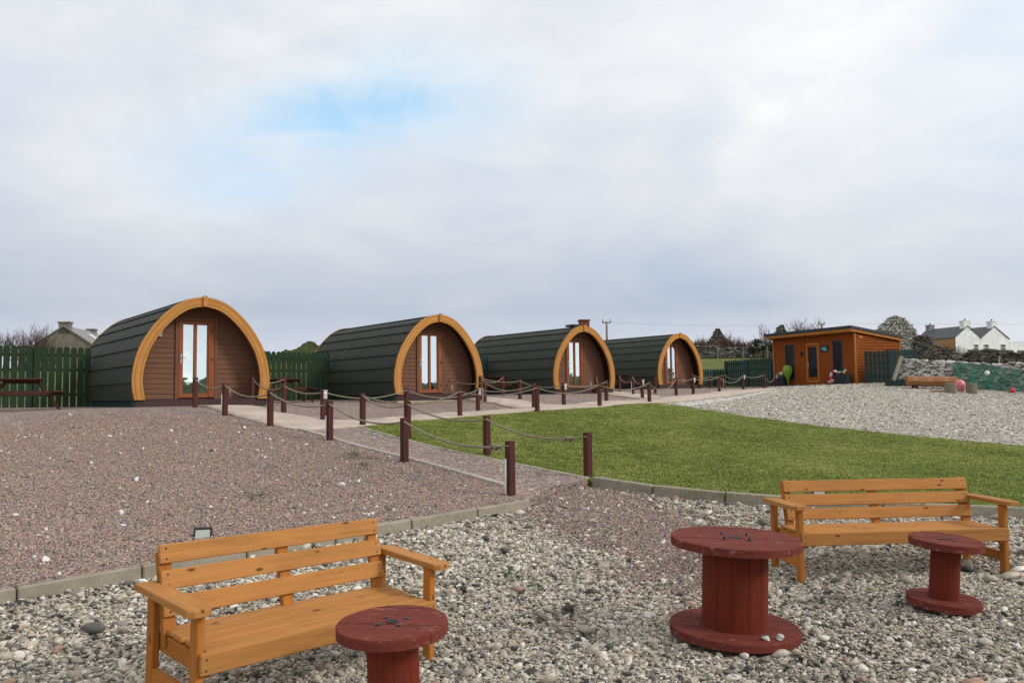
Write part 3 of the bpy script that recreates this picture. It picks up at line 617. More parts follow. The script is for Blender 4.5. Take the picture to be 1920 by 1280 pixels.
# stones lying on the far pale gravel
x = rng.uniform(4, 33, 60000); y = rng.uniform(14, 44, 60000); ok = inside(grey_poly, x, y); x, y = x[ok], y[ok]; z = Tn(x, y)+.02; ok = in_view(x, y, z, 0); x, y, z = x[ok], y[ok], z[ok]
n = len(x); s = np.exp(rng.normal(math.log(.028), .3, n)); tone = np.clip(rng.beta(2, 1.6, n), .0, .93)
scatter('far_stones', C_peb, np.stack([x, y, z+s*.2], 1), np.stack([rng.normal(0, .3, n), rng.normal(0, .3, n), rng.uniform(0, 6.28, n)], 1), np.stack([s*1.2, s, s*.8], 1), rng.integers(0, 12, n), tone, 'pale stones strewn over the grey gravel beyond the lawn', 'stones')
def tuft_proto(i):
    mb = MB(); rr = random.Random(300+i)
    for k in range(34):
        a = rr.uniform(0, 6.28); r0 = rr.uniform(0, .085); b0 = Vector((r0*math.cos(a), r0*math.sin(a), -.01)); a2 = rr.uniform(0, 6.28); ln = rr.uniform(.6, 1.1)
        dirv = Vector((math.cos(a2), math.sin(a2), 0)); side = Vector((-dirv.y, dirv.x, 0))*.0032; le = rr.uniform(.006, .026)
        m_ = b0+dirv*le*.4+Vector((0, 0, .020*ln)); t_ = b0+dirv*le*1.3+Vector((0, 0, .034*ln))
        mb.add([b0-side, b0+side, m_+side*.8, m_-side*.8, t_], [(0, 1, 2, 3), (3, 2, 4)])
    return mb
C_tuft = proto_col('grass_source', [(tuft_proto(i), M_blade) for i in range(5)])
x = rng.uniform(-4, 14, 90000); y = rng.uniform(9, 28, 90000); ok = inside(lawn_poly, x, y); x, y = x[ok], y[ok]
z = Tn(x, y)+raise_fn('lawn')(x, y); ok = in_view(x, y, z, 20) & (rng.random(len(x)) < np.clip(1.5-y/22, .35, 1)); x, y, z = x[ok], y[ok], z[ok]; n = len(x)
s = rng.uniform(.75, 1.2, n)*(.85+.5*vnoise(x, y, .6, 3)); tone = np.clip(rng.normal(.42, .17, n)+(vnoise(x, y, 1.6, 8)-.5)*.55+(vnoise(x, y, .35, 12)-.5)*.35, 0, 1)
scatter('grass', C_tuft, np.stack([x, y, z], 1), np.stack([rng.normal(0, .08, n), rng.normal(0, .08, n), rng.uniform(0, 6.28, n)], 1), np.stack([s*1.25, s*1.25, s*.75], 1), rng.integers(0, 5, n), tone, 'short mown green grass of the lawn', 'grass')
print('tufts', n)

# ------------------------------------------------------------------ camping pods
HD = R(38.2); PR = Matrix.Rotation(HD, 4, 'Z'); PL = 6.2; RD = .55
PROF = [(1.59, 0), (1.635, .25), (1.65, .5), (1.605, .87), (1.49, 1.25), (1.345, 1.53), (1.14, 1.83), (.865, 2.125), (.575, 2.345), (.285, 2.463), (0, 2.5)]
def prof_pts(off=0., n=64):
    """smooth half outline, foot to apex, moved inwards by off"""
    P_ = [Vector(p) for p in PROF]; out = []
    for i in range(len(P_)-1):
        p0 = P_[max(i-1, 0)]; p1 = P_[i]; p2 = P_[i+1]; p3 = P_[i+2] if i+2 < len(P_) else Vector((-P_[i].x, P_[i].y))
        for k in range(6):
            t = k/6; out.append(.5*((2*p1)+(p2-p0)*t+(2*p0-5*p1+4*p2-p3)*t*t+(3*p1-p0-3*p2+p3)*t**3))
    out.append(P_[-1]); res = []
    for i, p in enumerate(out):
        if i == len(out)-1: d = Vector((-1, 0))
        else: d = (out[min(i+1, len(out)-1)]-out[max(i-1, 0)]).normalized()
        nrm = Vector((-d.y, d.x)); res.append(p+nrm*off)
    if off:
        res[0].y = 0; res[-1].x = 0; res = [r for r in res[:-1] if r.x > 0]+[res[-1]]
    return res
def full(off=0.):
    h = prof_pts(off); return [Vector((-p.x, p.y)) for p in h]+[Vector((p.x, p.y)) for p in reversed(h[:-1])]
def half_width(hh, off=0.):
    p = prof_pts(off)
    for a, b in zip(p, p[1:]):
        if a.y <= hh <= b.y: return a.x+(b.x-a.x)*(hh-a.y)/max(b.y-a.y, 1e-6)
    return 0
def strip(mb, A, B, y0, y1, flip=False):
    """band between two outlines / depths"""
    n = len(A); V = [(p.x, y0, p.y) for p in A]+[(p.x, y1, p.y) for p in B]; G = []; L = 0
    for i in range(n):
        if i: L += (A[i]-A[i-1]).length
        G.append((L, 0, 0))
    G = G+[(g_[0], abs(y1-y0)+(A[0]-B[0]).length, 0) for g_ in G]
    Fs = [(i, i+1, n+i+1, n+i) for i in range(n-1)]
    if flip: Fs = [f[::-1] for f in Fs]
    mb.add(V, Fs, G, 0, False)
def make_pod():
    r = empty('camping_pod', (0, 0, 0))
    # arch (front board on edge, with an inner groove)
    mb = MB(); O, I = full(0.), full(.235); 
    if len(O) != len(I):
        def resamp(P_, n):
            L = [0]
            for a, b in zip(P_, P_[1:]): L.append(L[-1]+(b-a).length)
            return [Vector((float(np.interp(t, L, [p.x for p in P_])), float(np.interp(t, L, [p.y for p in P_])))) for t in np.linspace(0, L[-1], n)]
        I = resamp(I, 121); O = resamp(O, 121)
    lerp = lambda t: [o.lerp(i, t) for o, i in zip(O, I)]
    strip(mb, O, lerp(.24), -.03, -.03); strip(mb, lerp(.24), lerp(.27), -.03, -.018); strip(mb, lerp(.27), lerp(.30), -.018, -.03)
    strip(mb, lerp(.30), lerp(.74), -.03, -.03); strip(mb, lerp(.74), lerp(.77), -.03, -.018); strip(mb, lerp(.77), lerp(.80), -.018, -.03); strip(mb, lerp(.80), I, -.03, -.03)
    strip(mb, I, I, -.03, .06); strip(mb, O, O, -.03, .02, True); strip(mb, O, I, .06, .06, True)
    for e in (0, -1): mb.add([(O[e].x, -.03, 0), (I[e].x, -.03, 0), (I[e].x, .06, 0), (O[e].x, .06, 0)], [(0, 1, 2, 3)])
    mb.build('arch', M_arch, r)
    mb = MB(); mb.box((0, -.055, 2.40), (.11, .05, .27), ch=.008); ks = mb.build('keystone', M_arch, r)
    # hull: overlapping felt covered boards, outer and inner skin
    mb = MB(); H = prof_pts(.034); L = [0]
    for a, b in zip(H, H[1:]): L.append(L[-1]+(b-a).length)
    nb = 8; tot = L[-1]
    def at_s(t): return Vector((float(np.interp(t, L, [p.x for p in H])), float(np.interp(t, L, [p.y for p in H]))))
    def nr(t):
        a, b = at_s(max(t-.02, 0)), at_s(min(t+.02, tot)); d = (b-a).normalized(); return Vector((d.y, -d.x))
    for sd in (-1, 1):
        for k in range(nb):
            s0, s1 = tot*k/nb, tot*(k+1)/nb+(.02 if k < nb-1 else 0); K = 6; row = []
            for j in range(K+1):
                t = s0+(s1-s0)*j/K; out_ = .036*(1-j/K)+.004; p = at_s(min(t, tot))+nr(min(t, tot))*out_; row.append(p)
            b0 = at_s(s0)-nr(s0)*.004
            pts = [b0]+row; V = [(sd*p.x, yy, p.y) for yy in (.015, PL) for p in pts]; n = len(pts)
            Fs = [(i, i+1, n+i+1, n+i) if sd > 0 else (n+i, n+i+1, i+1, i) for i in range(n-1)]
            mb.add(V, Fs, V)
    mb.add([(p.x, PL-.05, p.y) for p in full(0.)], [tuple(range(len(full(0.))))[::-1]])
    hull = mb.build('roof_shell', M_felt, r)
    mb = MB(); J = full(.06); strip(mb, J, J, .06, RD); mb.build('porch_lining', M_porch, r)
    mb = MB(); OB = full(-.015); IB = full(.10); strip(mb, OB, OB, PL, PL+.03, True); strip(mb, OB, IB, PL, PL, False); strip(mb, OB, IB, PL+.03, PL+.03, True); mb.build('rear_trim', M_arch, r)
    # front wall in clapboards with door opening
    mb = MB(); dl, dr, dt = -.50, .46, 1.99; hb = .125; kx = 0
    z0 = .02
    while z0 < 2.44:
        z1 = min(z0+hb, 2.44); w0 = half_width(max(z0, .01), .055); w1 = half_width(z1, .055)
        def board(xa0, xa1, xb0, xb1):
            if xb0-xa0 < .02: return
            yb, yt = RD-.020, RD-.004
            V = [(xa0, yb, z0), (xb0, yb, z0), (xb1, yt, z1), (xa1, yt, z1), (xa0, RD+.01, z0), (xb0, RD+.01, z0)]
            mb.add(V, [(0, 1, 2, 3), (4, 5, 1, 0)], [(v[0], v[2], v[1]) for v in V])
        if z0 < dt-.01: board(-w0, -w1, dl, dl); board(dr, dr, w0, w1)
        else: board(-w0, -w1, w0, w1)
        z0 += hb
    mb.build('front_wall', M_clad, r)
    mb = MB(); mb.box((dl, RD-.02, dt/2), (.075, .06, dt), ch=.004); mb.box((dr, RD-.02, dt/2), (.075, .06, dt), ch=.004); mb.box(((dl+dr)/2, RD-.02, dt), (dr-dl+.075, .062, .075), ch=.004)
    mb.build('door_frame', M_clad, r)
    # door leaf
    mb = MB(); a, b = dl+.045, dr-.045; yy = RD-.0
    gl0, gl1, gr0, gr1, gb, gt = -.350, -.088, -.015, .245, .15, 1.86
    for x0, x1, z_0, z_1 in ((a, gl0, .04, dt-.045), (gr1, b, .04, dt-.045), (gl0, gr1, .04, gb), (gl0, gr1, gt, dt-.045), (gl1, gr0, gb, gt)):
        mb.box(((x0+x1)/2, yy-.012, (z_0+z_1)/2), (x1-x0-.001, .055 if x1-x0 > .07 else .05, z_1-z_0-.001), ch=.003)
    mb.box((.300, yy-.045, 1.0), (.05, .02, 1.88), ch=.006)
    door = mb.build('door', M_oak, r)
    for x0, x1 in ((gl0, gl1), (gr0, gr1)):
        mb = MB(); mb.add([(x0, yy-.0, gb), (x1, yy-.0, gb), (x1, yy-.0, gt), (x0, yy-.0, gt)], [(0, 1, 2, 3)]); mb.build('pane', M_glass, door)
    mb = MB(); mb.box((-.40, yy-.047, 1.0), (.032, .014, .24), ch=.004); mb.tube([(-.40, yy-.055, 1.03), (-.40, yy-.10, 1.03), (-.31, yy-.10, 1.03)], .010, 8); mb.build('handle', M_steel, door)
    for hz in (.30, 1.02, 1.74):
        mb = MB(); mb.box((.375, yy-.05, hz), (.075, .018, .03), ch=.003); mb.tube([(.360, yy-.058, hz-.045), (.360, yy-.058, hz+.045)], .011, 8); mb.build('hinge', M_oak, door)
    # plinth, slab, side skirt, sockets
    mb = MB(); mb.box((0, .13, -.095), (3.10, .20, .18), ch=.006); mb.box((0, .33, .004), (3.06, .44, .02), ch=.004); mb.build('plinth', M_plinth, r)
    mb = MB()
    for sd in (-1, 1):
        mb.box((sd*1.50, PL/2+.12, -.095), (.10, PL-.26, .185), ch=.004)
        for yk in (.12, PL-.10): mb.box((sd*1.52, yk, -.10), (.16, .16, .19), ch=.006)
    mb.build('side_skirt', M_fence2, r)
    mb = MB(); mb.box((0, PL/2+.05, -.29), (3.30, PL+.45, .20), ch=.012); mb.build('base_slab', M_slab, r)
    mb = MB(); mb.tube([(.75, RD-.04, .04), (.75, RD-.045, .28), (.80, RD-.05, .30), (.84, RD-.04, .04)], .008, 6); mb.build('water_pipe', M_white_pl, r)
    return r
podpos = [(-7.55, 20.24, -.01), (-2.27, 25.97, .06), (2.87, 32.73, .21), (8.2, 40.28, .41)]
podlab = ['curved green camping pod furthest left and nearest, with a grey key box',
          'curved green camping pod second from left, the first one behind the nearest pod',
          'curved green camping pod third from left, with small black vent on its ridge',
          'curved green camping pod furthest away, next to the orange shed']
pods = []
p0 = make_pod()
for i, (x, y, z) in enumerate(podpos):
    p = p0 if i == 0 else copy_tree(p0); p.location = (x, y, z+EYE); p.rotation_euler = (0, 0, HD)
    tag(p, podlab[i], 'camping pod', 'camping pods along the path'); pods.append(p)
def pod_pt(i, u, v, w=0):
    x, y, z = podpos[i]; return Vector((x+u*math.cos(HD)-v*math.sin(HD), y+u*math.sin(HD)+v*math.cos(HD), z+EYE+w))
mb = MB(); mb.box((-.90, RD-.05, 1.60), (.085, .06, .15), ch=.012); kb = mb.build('key_box', M_grey_pl, pods[0]); mb = MB(); mb.box((-.90, RD-.083, 1.63), (.04, .008, .035), ch=.003); mb.build('keypad', M_black, kb)
mb = MB(); mb.box((-.1, .55, 2.535), (.36, .5, .09), ch=.01); mb.build('ridge_vent', M_roofedge, pods[2])

# ------------------------------------------------------------------ picket fences
def fence(name, a, b, h, label, m=M_fence, step=.172, pw=.150, lv=True, gate=False, grp='green picket fences'):
    a, b = Vector(a), Vector(b); L = (b-a).to_2d().length; dr = Vector(((b-a).x, (b-a).y, 0)).normalized(); nrm = Vector((dr.y, -dr.x, 0))
    r = empty(name, a); n = int(L/step); pick = MB(); rl = MB()
    zt = lambda t: (b.z-a.z)*t
    for i in range(n+1):
        t = i/n; c = dr*(L*t); z0 = zt(t)+random.uniform(-.01, .01); hh = h+random.uniform(-.012, .012); K = 5
        prof = [(-pw/2, .03), (pw/2, .03)]+[(pw/2*math.cos(math.pi*k/K), hh-pw/2+pw/2*math.sin(math.pi*k/K)) for k in range(K+1)]
        th = .018; V = [c+dr*px_+nrm*(th/2*s_)+Vector((0, 0, z0+pz)) for s_ in (1, -1) for px_, pz in prof]; k = len(prof)
        G = [(pz, px_, 0) for s_ in (1, -1) for px_, pz in prof]
        Fs = [tuple(range(k)), tuple(range(k, 2*k))[::-1]]+[(j, k+j, k+(j+1) % k, (j+1) % k) for j in range(k)]
        pick.add(V, Fs, G)
    pick.build('pickets', m, r)
    for hz in (.22, .62, .86) if h > 1.3 else (.25, .8):
        rl = MB(); rl.bar(-nrm*.035+Vector((0, 0, h*hz)), -nrm*.035+dr*L+Vector((0, 0, zt(1)+h*hz)), .04, .075); rl.build('rail', m, r)
    for i in range(int(L/1.8)+1):
        t = min(1, i*1.8/L); mb = MB(); c = dr*(L*t)-nrm*.10; mb.bar(c+Vector((0, 0, zt(t)-.3)), c+Vector((0, 0, zt(t)+h-.06)), .09, .09, up=(1, 0, 0)); mb.build('post', m, r)
    if gate:
        for hz in (.3, .8):
            mb = MB(); mb.box(dr*.25+nrm*.02+Vector((0, 0, h*hz)), (.4, .02, .04), Matrix.Rotation(math.atan2(dr.y, dr.x), 3, 'Z')); mb.build('hinge', M_dsteel, r)
    tag(r, label, 'fence', grp); return r
def ground_pod(i, u, v):
    p = pod_pt(i, u, v); p.z = podpos[i][2]+EYE-.20; return p
fence('picket_fence', ground_pod(0, -6.6, 4.75), ground_pod(0, -1.66, 4.75), 1.68, 'green picket fence at far left joining the nearest pod')
fence('picket_fence', ground_pod(1, -6.6, 4.5), ground_pod(1, -1.66, 4.5), 1.68, 'green picket fence between the nearest pod and the second pod')
fence('picket_fence', ground_pod(2, -6.0, 4.3), ground_pod(2, -1.66, 4.3), 1.68, 'green picket fence between the second pod and the third pod', M_fence2)
fence('picket_fence', ground_pod(3, -6.0, 4.3), ground_pod(3, -1.66, 4.3), 1.68, 'green picket fence between the third pod and the last pod', M_fence2)
def gp(px, py, d): p = P(px, py, d); p.z = min(p.z, T(p.x, p.y)); return Vector((p.x, p.y, P(px, py, d).z))
fence('picket_fence', P(1296, 730, 50), P(1361, 728, 51), 1.2, 'lower green picket fence right behind the last pod', M_fence2)
fence('picket_fence', P(1361, 728, 51), P(1455, 725, 47.6), 1.70, 'taller green picket fence ending at left side of the orange shed', M_fence2)
fence('picket_fence', P(1626, 719.5, 41.7), P(1666, 719, 41.5), 1.66, 'green picket gate right beside the orange shed', M_fence2, .185, .165, gate=True)
fence('picket_fence', P(1667, 719, 41.6), P(1720, 718.5, 41.9), 1.74, 'green picket fence behind the left end of the rough stone wall', M_fence2, .185, .172)

# ------------------------------------------------------------------ picnic tables
def make_picnic():
    r = empty('picnic_table', (0, 0, 0)); Lg = 1.5
    mb = MB()
    for k in range(6): mb.box((-.36+.144*k, 0, .71), (.125, Lg, .035))
    mb.build('table_top', M_table, r)
    for s in (-1, 1):
        mb = MB()
        for k in range(2): mb.box((s*(.66+.135*k), 0, .43), (.125, Lg, .035))
        mb.build('seat', M_table, r)
    for yk in (-.52, .52):
        mb = MB(); mb.box((0, yk, .395), (1.62, .045, .095)); mb.box((0, yk, .665), (.74, .045, .07)); mb.build('crossbeam', M_table, r)
        for s in (-1, 1):
            mb = MB(); mb.bar((s*.30, yk+.045, .69), (s*.78, yk+.045, .0), .045, .095, up=(0, 1, 0)); mb.build('leg', M_table, r)
    return r
t0 = make_picnic()
for i, (px, dd, lab) in enumerate([(40, 19.0, 'dark brown picnic table at far left in front of the green fence'), (533, 25.6, 'dark brown picnic table between the nearest pod and the second pod'),
                                   (927, 32.2, 'dark brown picnic table between the second pod and the third pod'), (1160, 39.0, 'dark brown picnic table between the third pod and the last pod')]):
    t = t0 if i == 0 else copy_tree(t0); p = at(px, dd); t.location = p+Vector((0, 0, .01)); t.rotation_euler = (0, 0, math.atan2(-p.x, p.y)*.9+(.05 if i == 0 else .25)); tag(t, lab, 'picnic table', 'brown picnic tables')

# ------------------------------------------------------------------ rope posts
PH = .72
def post_obj():
    r = empty('rope_post', (0, 0, 0)); o = bpy.data.objects.new('post', PM['me']); COL.objects.link(o); o.parent = r; return r
def make_post():
    r = empty('rope_post', (0, 0, 0)); mb = MB(); mb.box((0, 0, PH/2-.15), (.098, .098, PH+.30), ch=.010); mb.build('post', M_post, r); return r
PT = {}; PM = {}
_p = make_post(); PM['me'] = _p.children[0].data; bpy.data.objects.remove(_p.children[0]); bpy.data.objects.remove(_p)
def post(key, px, pt, pb, label, light=False, conduit=0, d=None, rz=None, hh=None, lean=0):
    if d is None: d = PH*F/(pb-pt); h_ = hit(px, pb); d = d if abs(h_.y-d) > 2.2 else h_.y
    g_ = at(px, d); q = P(px, pt, d); H = max(.62, min(.82, q.z-g_.z)) if hh is None else hh
    o = post_obj()
    o.location = (g_.x, g_.y, g_.z+H-PH); o.rotation_euler = (0, lean, HD if rz is None else rz); tag(o, label, 'post', 'brown rope posts')
    PT[key] = Vector((g_.x, g_.y, g_.z+H-.055))
    if light:
        mb = MB(); mb.box((.02, -.064, PH-.115), (.075, .03, .17), ch=.008); mb.box((.02, -.075, PH-.02), (.085, .055, .012), ch=.004); lb = mb.build('lamp_housing', M_white_pl, o)
        mb = MB(); mb.box((.02, -.083, PH-.135), (.05, .008, .10), ch=.002); mb.build('lens', M_lens, lb)
    if conduit:
        mb = MB(); mb.tube([(-.062, .01, -.04), (-.062, .01, conduit)], .012, 6); mb.build('conduit', M_white_pl, o)
L_ = 'brown square post '
post('A0', 955, 826, 930, L_+'standing at the end of the straight concrete kerb', conduit=.50, d=10.3)
post('A1', 758, 783, 874, L_+'second in the row left of the gravel ramp, in front of another')
post('A2', 618, 751, 830, L_+'third in the row left of the gravel ramp', conduit=.47)
post('A3', 507, 731, 802, L_+'left of the first branch path, just past its corner')
post('A4', 422, 718, 781, L_+'left of the first branch path, second from the nearest pod door', conduit=.5)
post('A5', 366, 707, 765, L_+'directly in front of the nearest pod door')
post('B0', 1100, 810, 905, L_+'on the lawn edge nearest the camera, with a knotted rope end')
post('B1', 912, 779, 860, L_+'on the lawn edge, second from the front')
post('B2', 764, 752, 826, L_+'on the lawn edge, hidden behind a nearer post')
post('B3', 680, 736, 801, L_+'at the left tip of the lawn by the path corner')
post('B4', 862, 730, 783, L_+'on the lawn side of the path, right of the lawn tip')
post('B5', 1007, 723, 773, L_+'on the lawn side of the path before the second pod entrance')
post('B6', 1124, 718, 762, L_+'on the lawn side of the path before the third pod', d=24.2)
post('B7', 1217.5, 715, 756, L_+'on the lawn side of the path, last before the pale gravel')
post('C0', 606, 730, 791, L_+'with white lamp at the corner of path and first branch', True)
post('C1', 762, 727, 782, L_+'on the pod side of the path, directly behind the doubled posts')
post('C2', 896, 727, 773, L_+'with white lamp in front of the second pod right arch foot', True)
post('C3', 1001, 718, 766, L_+'at left corner of the second branch path', d=22.6)
post('C4', 1057, 718, 761, L_+'with white lamp in front of the third pod left arch foot', True, d=25.0)
post('C5', 1137, 712.7, 755.5, L_+'in front of the third pod right arch foot', d=25.9)
post('C6', 1205, 711, 748, L_+'leaning slightly, with white lamp, beside the last pod side wall', True, lean=-.08)
post('C7', 1268, 708, 742, L_+'in front of the last pod door')
post('C8', 1300, 707, 740, L_+'with white lamp in front of the last pod right arch foot', True)
post('C9', 1349, 704, 736, L_+'first right of the last pod')
post('C10', 1394, 702.5, 731, L_+'with white lamp, third from the right end', True)
post('C11', 1434, 701, 729, L_+'next to last at the right end of the path')
post('C12', 1455, 702, 727, L_+'with white lamp, last at the right end by the orange shed', True, d=44.5)
post('D0', 473, 707, 762, L_+'in front of the nearest pod right arch foot')
post('D1', 532, 719, 777, L_+'right side of the first branch path, second from the pod')
post('D1r', 533, 707, 757, L_+'half hidden, beside picnic table right of the nearest pod', d=22.6)
post('D2', 836, 705, 743, L_+'in front of the wall right of the second pod door', d=27)
post('D3', 909, 714, 756, L_+'with white conduit, left side of the second branch path', conduit=.5)
post('D4', 901, 704, 747, L_+'tall looking, at the right edge of the second pod arch', d=26.2)
post('D5', 943, 705, 742.5, L_+'beside picnic table between second and third pods', d=29)
post('D6', 975, 711, 753, L_+'right side of the second branch path before the third pod', d=26.8)
post('E1', 1118, 703, 737, L_+'in front of the third pod wall right of its door', d=33)
post('E2', 1162, 704, 736, L_+'beside picnic table between third and last pods', d=36)
post('E3', 1187, 704.6, 740, L_+'with white conduit beside the last pod side wall', d=32, conduit=.5)
post('E4', 1229, 707, 738, L_+'in front of the last pod left arch foot', d=33.5)
post('E5', 1298, 699, 733, L_+'close to the right end of the last pod door step', d=39.5)
post('E6', 1332, 704, 731, L_+'in front of the lower green fence right of the last pod', d=41)
post('E7', 1359, 701, 728.5, L_+'with white conduit by the joint of low and tall fences', d=41, conduit=.5)
def rope(keys, label, knots=()):
    mb = MB(); pts = []; side = {}
    for i in range(len(keys)-1):
        a, b = PT[keys[i]], PT[keys[i+1]]; L = (b-a).length; sag = .055*L+.01; n = 12
        for k in range(n+(i == len(keys)-2)):
            t = k/n; p = a.lerp(b, t); p.z -= sag*4*t*(1-t); tow = Vector((-p.x, -p.y, 0)).normalized(); pts.append(p+tow*.058)
    mb.tube(pts, .0150, 7); o = mb.build('rope', M_rope)
    for k, (i, t) in enumerate(knots):
        a, b = PT[keys[i]], PT[keys[i+1]]; p = a.lerp(b, t); L = (b-a).length; p.z -= (.055*L+.01)*4*t*(1-t); p += Vector((-p.x, -p.y, 0)).normalized()*.058
        kb_ = MB(); d_ = (b-a).normalized(); u = d_.cross(Vector((0, 0, 1))).normalized(); v = d_.cross(u)
        kb_.tube([p+d_*(.05*math.sin(q*.55+1))+u*(.030*math.cos(q*1.1))+v*(.030*math.sin(q*1.1)) for q in range(14)], .013, 6)
        kb_.tube([p+d_*.04, p+d_*.06-Vector((0, 0, .03)), p+d_*.05-Vector((0, 0, .06))], [.012, .011, .015], 6)
        kb_.tube([p-d_*.04+v*.02, p-d_*.09+u*.02, p-d_*.16+v*.012], .012, 6)
        kn = kb_.build('knot', M_rope, o)
    tag(o, label, 'rope', 'hemp ropes strung between posts'); return o
rope(['A0', 'A1', 'A2', 'A3', 'A4', 'A5'], 'rope from the kerb end post up to the nearest pod door, left rail', [(0, .13)])
rope(['B0', 'B1', 'B2', 'B3', 'B4', 'B5', 'B6', 'B7', 'C7', 'C8', 'C9', 'C10', 'C11', 'C12'], 'long rope bordering the lawn and then the far path to the shed', [(0, .17)])
rope(['D0', 'D1', 'C0', 'C1', 'C2', 'C3', 'D3', 'D2'], 'rope along the pod side of the path between first and second branch')
rope(['D0', 'D1r'], 'short rope right of the nearest pod arch foot', [(0, .45)])
rope(['D4', 'D6', 'C4', 'C5', 'E1'], 'rope in front of the third pod', [(3, .6)])
rope(['D4', 'D5'], 'short rope right of the second pod arch foot')
rope(['E2', 'E3', 'C6', 'B7'], 'short rope beside the last pod side wall')
rope(['E5', 'E6', 'E7', 'C10'], 'rope right of the last pod arch in front of fence')

# ------------------------------------------------------------------ benches
def make_bench(Lb, seed):
    """front left corner of the front rail at the origin, x along the rail, y to the back"""
    r = empty('garden_bench', (0, 0, 0)); t = .028; sh = .43
    mb = MB(); mb.box((Lb/2, .014, sh-.055), (Lb, .028, .11), ch=.005)
    rail = mb.build('front_rail', M_bench, r)
    sc = MB()
    for xx in (.03, Lb-.03):
        for zz in (sh-.03, sh-.085): sc.tube([(xx, -.001, zz), (xx, .002, zz)], .006, 8)
    sc.build('screws', M_dsteel, rail)
    mb = MB(); y0 = .030; ws = [.115, .104, .104, .104]
    for k, wd in enumerate(ws): mb.box((Lb/2, y0+wd/2, sh-.014), (Lb-.075+random.uniform(-.012, .012), wd, t), ch=.010); y0 += wd+.017
    mb.build('seat', M_bench, r)
    # sloping back
    back = []; ang = R(14); yb = .47
    def bp(s, off=0): return Vector((0, yb+s*math.sin(ang)-off*math.cos(ang)*0-off, sh+.03+s*math.cos(ang)))
    Rm = Matrix.Rotation(-ang, 3, 'X')
    mb = MB(); sm = MB()
    for k, s in enumerate((.062, .203, .343) if Lb < 1.7 else (.040, .168, .296)):
        c = Vector((Lb/2+(-.022 if Lb < 1.7 else .035), yb+s*math.sin(ang), sh+.055+s*math.cos(ang))); mb.box(c, (Lb-(.08 if Lb < 1.7 else .11), .024, .104), Rm, ch=.005)
        for xx in ((.055, Lb-.10) if Lb < 1.7 else (.13, Lb-.06)):
            for dz in (-.028, .028): q = c+Rm @ Vector((0, -.0125, dz)); sm.tube([(xx, q.y-.001, q.z), (xx, q.y+.003, q.z)], .006, 8)
    bk = mb.build('backrest', M_bench, r); sm.build('screws', M_dsteel, bk)
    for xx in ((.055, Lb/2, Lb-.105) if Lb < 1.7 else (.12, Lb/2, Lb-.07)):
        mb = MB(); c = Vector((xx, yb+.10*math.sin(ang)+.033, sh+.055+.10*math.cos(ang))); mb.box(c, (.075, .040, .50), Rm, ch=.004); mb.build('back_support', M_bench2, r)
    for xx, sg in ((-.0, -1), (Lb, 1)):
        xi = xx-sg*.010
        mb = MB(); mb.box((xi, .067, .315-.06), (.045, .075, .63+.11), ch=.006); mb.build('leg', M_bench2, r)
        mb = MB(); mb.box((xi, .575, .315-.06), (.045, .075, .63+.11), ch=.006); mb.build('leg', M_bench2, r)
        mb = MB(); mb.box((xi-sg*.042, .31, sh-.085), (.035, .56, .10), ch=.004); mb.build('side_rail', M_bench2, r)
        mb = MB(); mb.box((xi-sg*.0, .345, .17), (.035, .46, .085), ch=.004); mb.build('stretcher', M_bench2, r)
        # armrest, corners cut at the front
        mb = MB(); a0, a1 = -.045, .60; wd = .135; xc = xi+sg*.034; pts = [(xc-wd/2+.03, a0), (xc+wd/2-.03, a0), (xc+wd/2, a0+.03), (xc+wd/2, a1), (xc-wd/2, a1), (xc-wd/2, a0+.03)]
        zt = .632; c_ = .006; cx_ = sum(p[0] for p in pts)/6; cy_ = sum(p[1] for p in pts)/6
        sh_ = [(cx_+(p[0]-cx_)*.94, cy_+(p[1]-cy_)*.99) for p in pts]
        V = [(p[0], p[1], zt) for p in pts]+[(p[0], p[1], zt+.028) for p in pts]+[(p[0], p[1], zt+.036) for p in sh_]; n = 6
        Fs = [tuple(range(6))[::-1], tuple(range(12, 18))]+[(k, (k+1) % n, n+(k+1) % n, n+k) for k in range(n)]+[(n+k, n+(k+1) % n, 2*n+(k+1) % n, 2*n+k) for k in range(n)]
        mb.add(V, Fs, [(v[1], v[0], v[2]) for v in V]); mb.build('armrest', M_bench, r)
    return r
def shear(o, k):
    for c in o.children:
        for v in c.data.vertices: v.co.z += v.co.y*k
        shear(c, k)
def place(o, A, B, tilt=0.):
    shear(o, math.tan(tilt)); tilt = 0
    A, B = Vector(A), Vector(B); d = B-A; rz = math.atan2(d.y, d.x); ry = -math.atan2(d.z, d.to_2d().length)
    o.matrix_world = Matrix.Translation(A) @ Matrix.Rotation(rz, 4, 'Z') @ Matrix.Rotation(ry, 4, 'Y') @ Matrix.Rotation(tilt, 4, 'X') @ Matrix.Translation((0, 0, -.43))
    return o
b1 = make_bench(1.60, 1); place(b1, (-1.592, 4.276, EYE-1.293), (-.507, 5.45, EYE-1.321), R(4.5)); tag(b1, 'golden wooden bench at lower left, cut by the picture edge', 'bench', 'golden wooden garden benches')
b2 = make_bench(1.94, 2); place(b2, (2.48, 7.218, EYE-1.22), (4.407, 7.45, EYE-1.233), R(0)); tag(b2, 'longer golden wooden bench at right, standing before the curved kerb', 'bench', 'golden wooden garden benches')

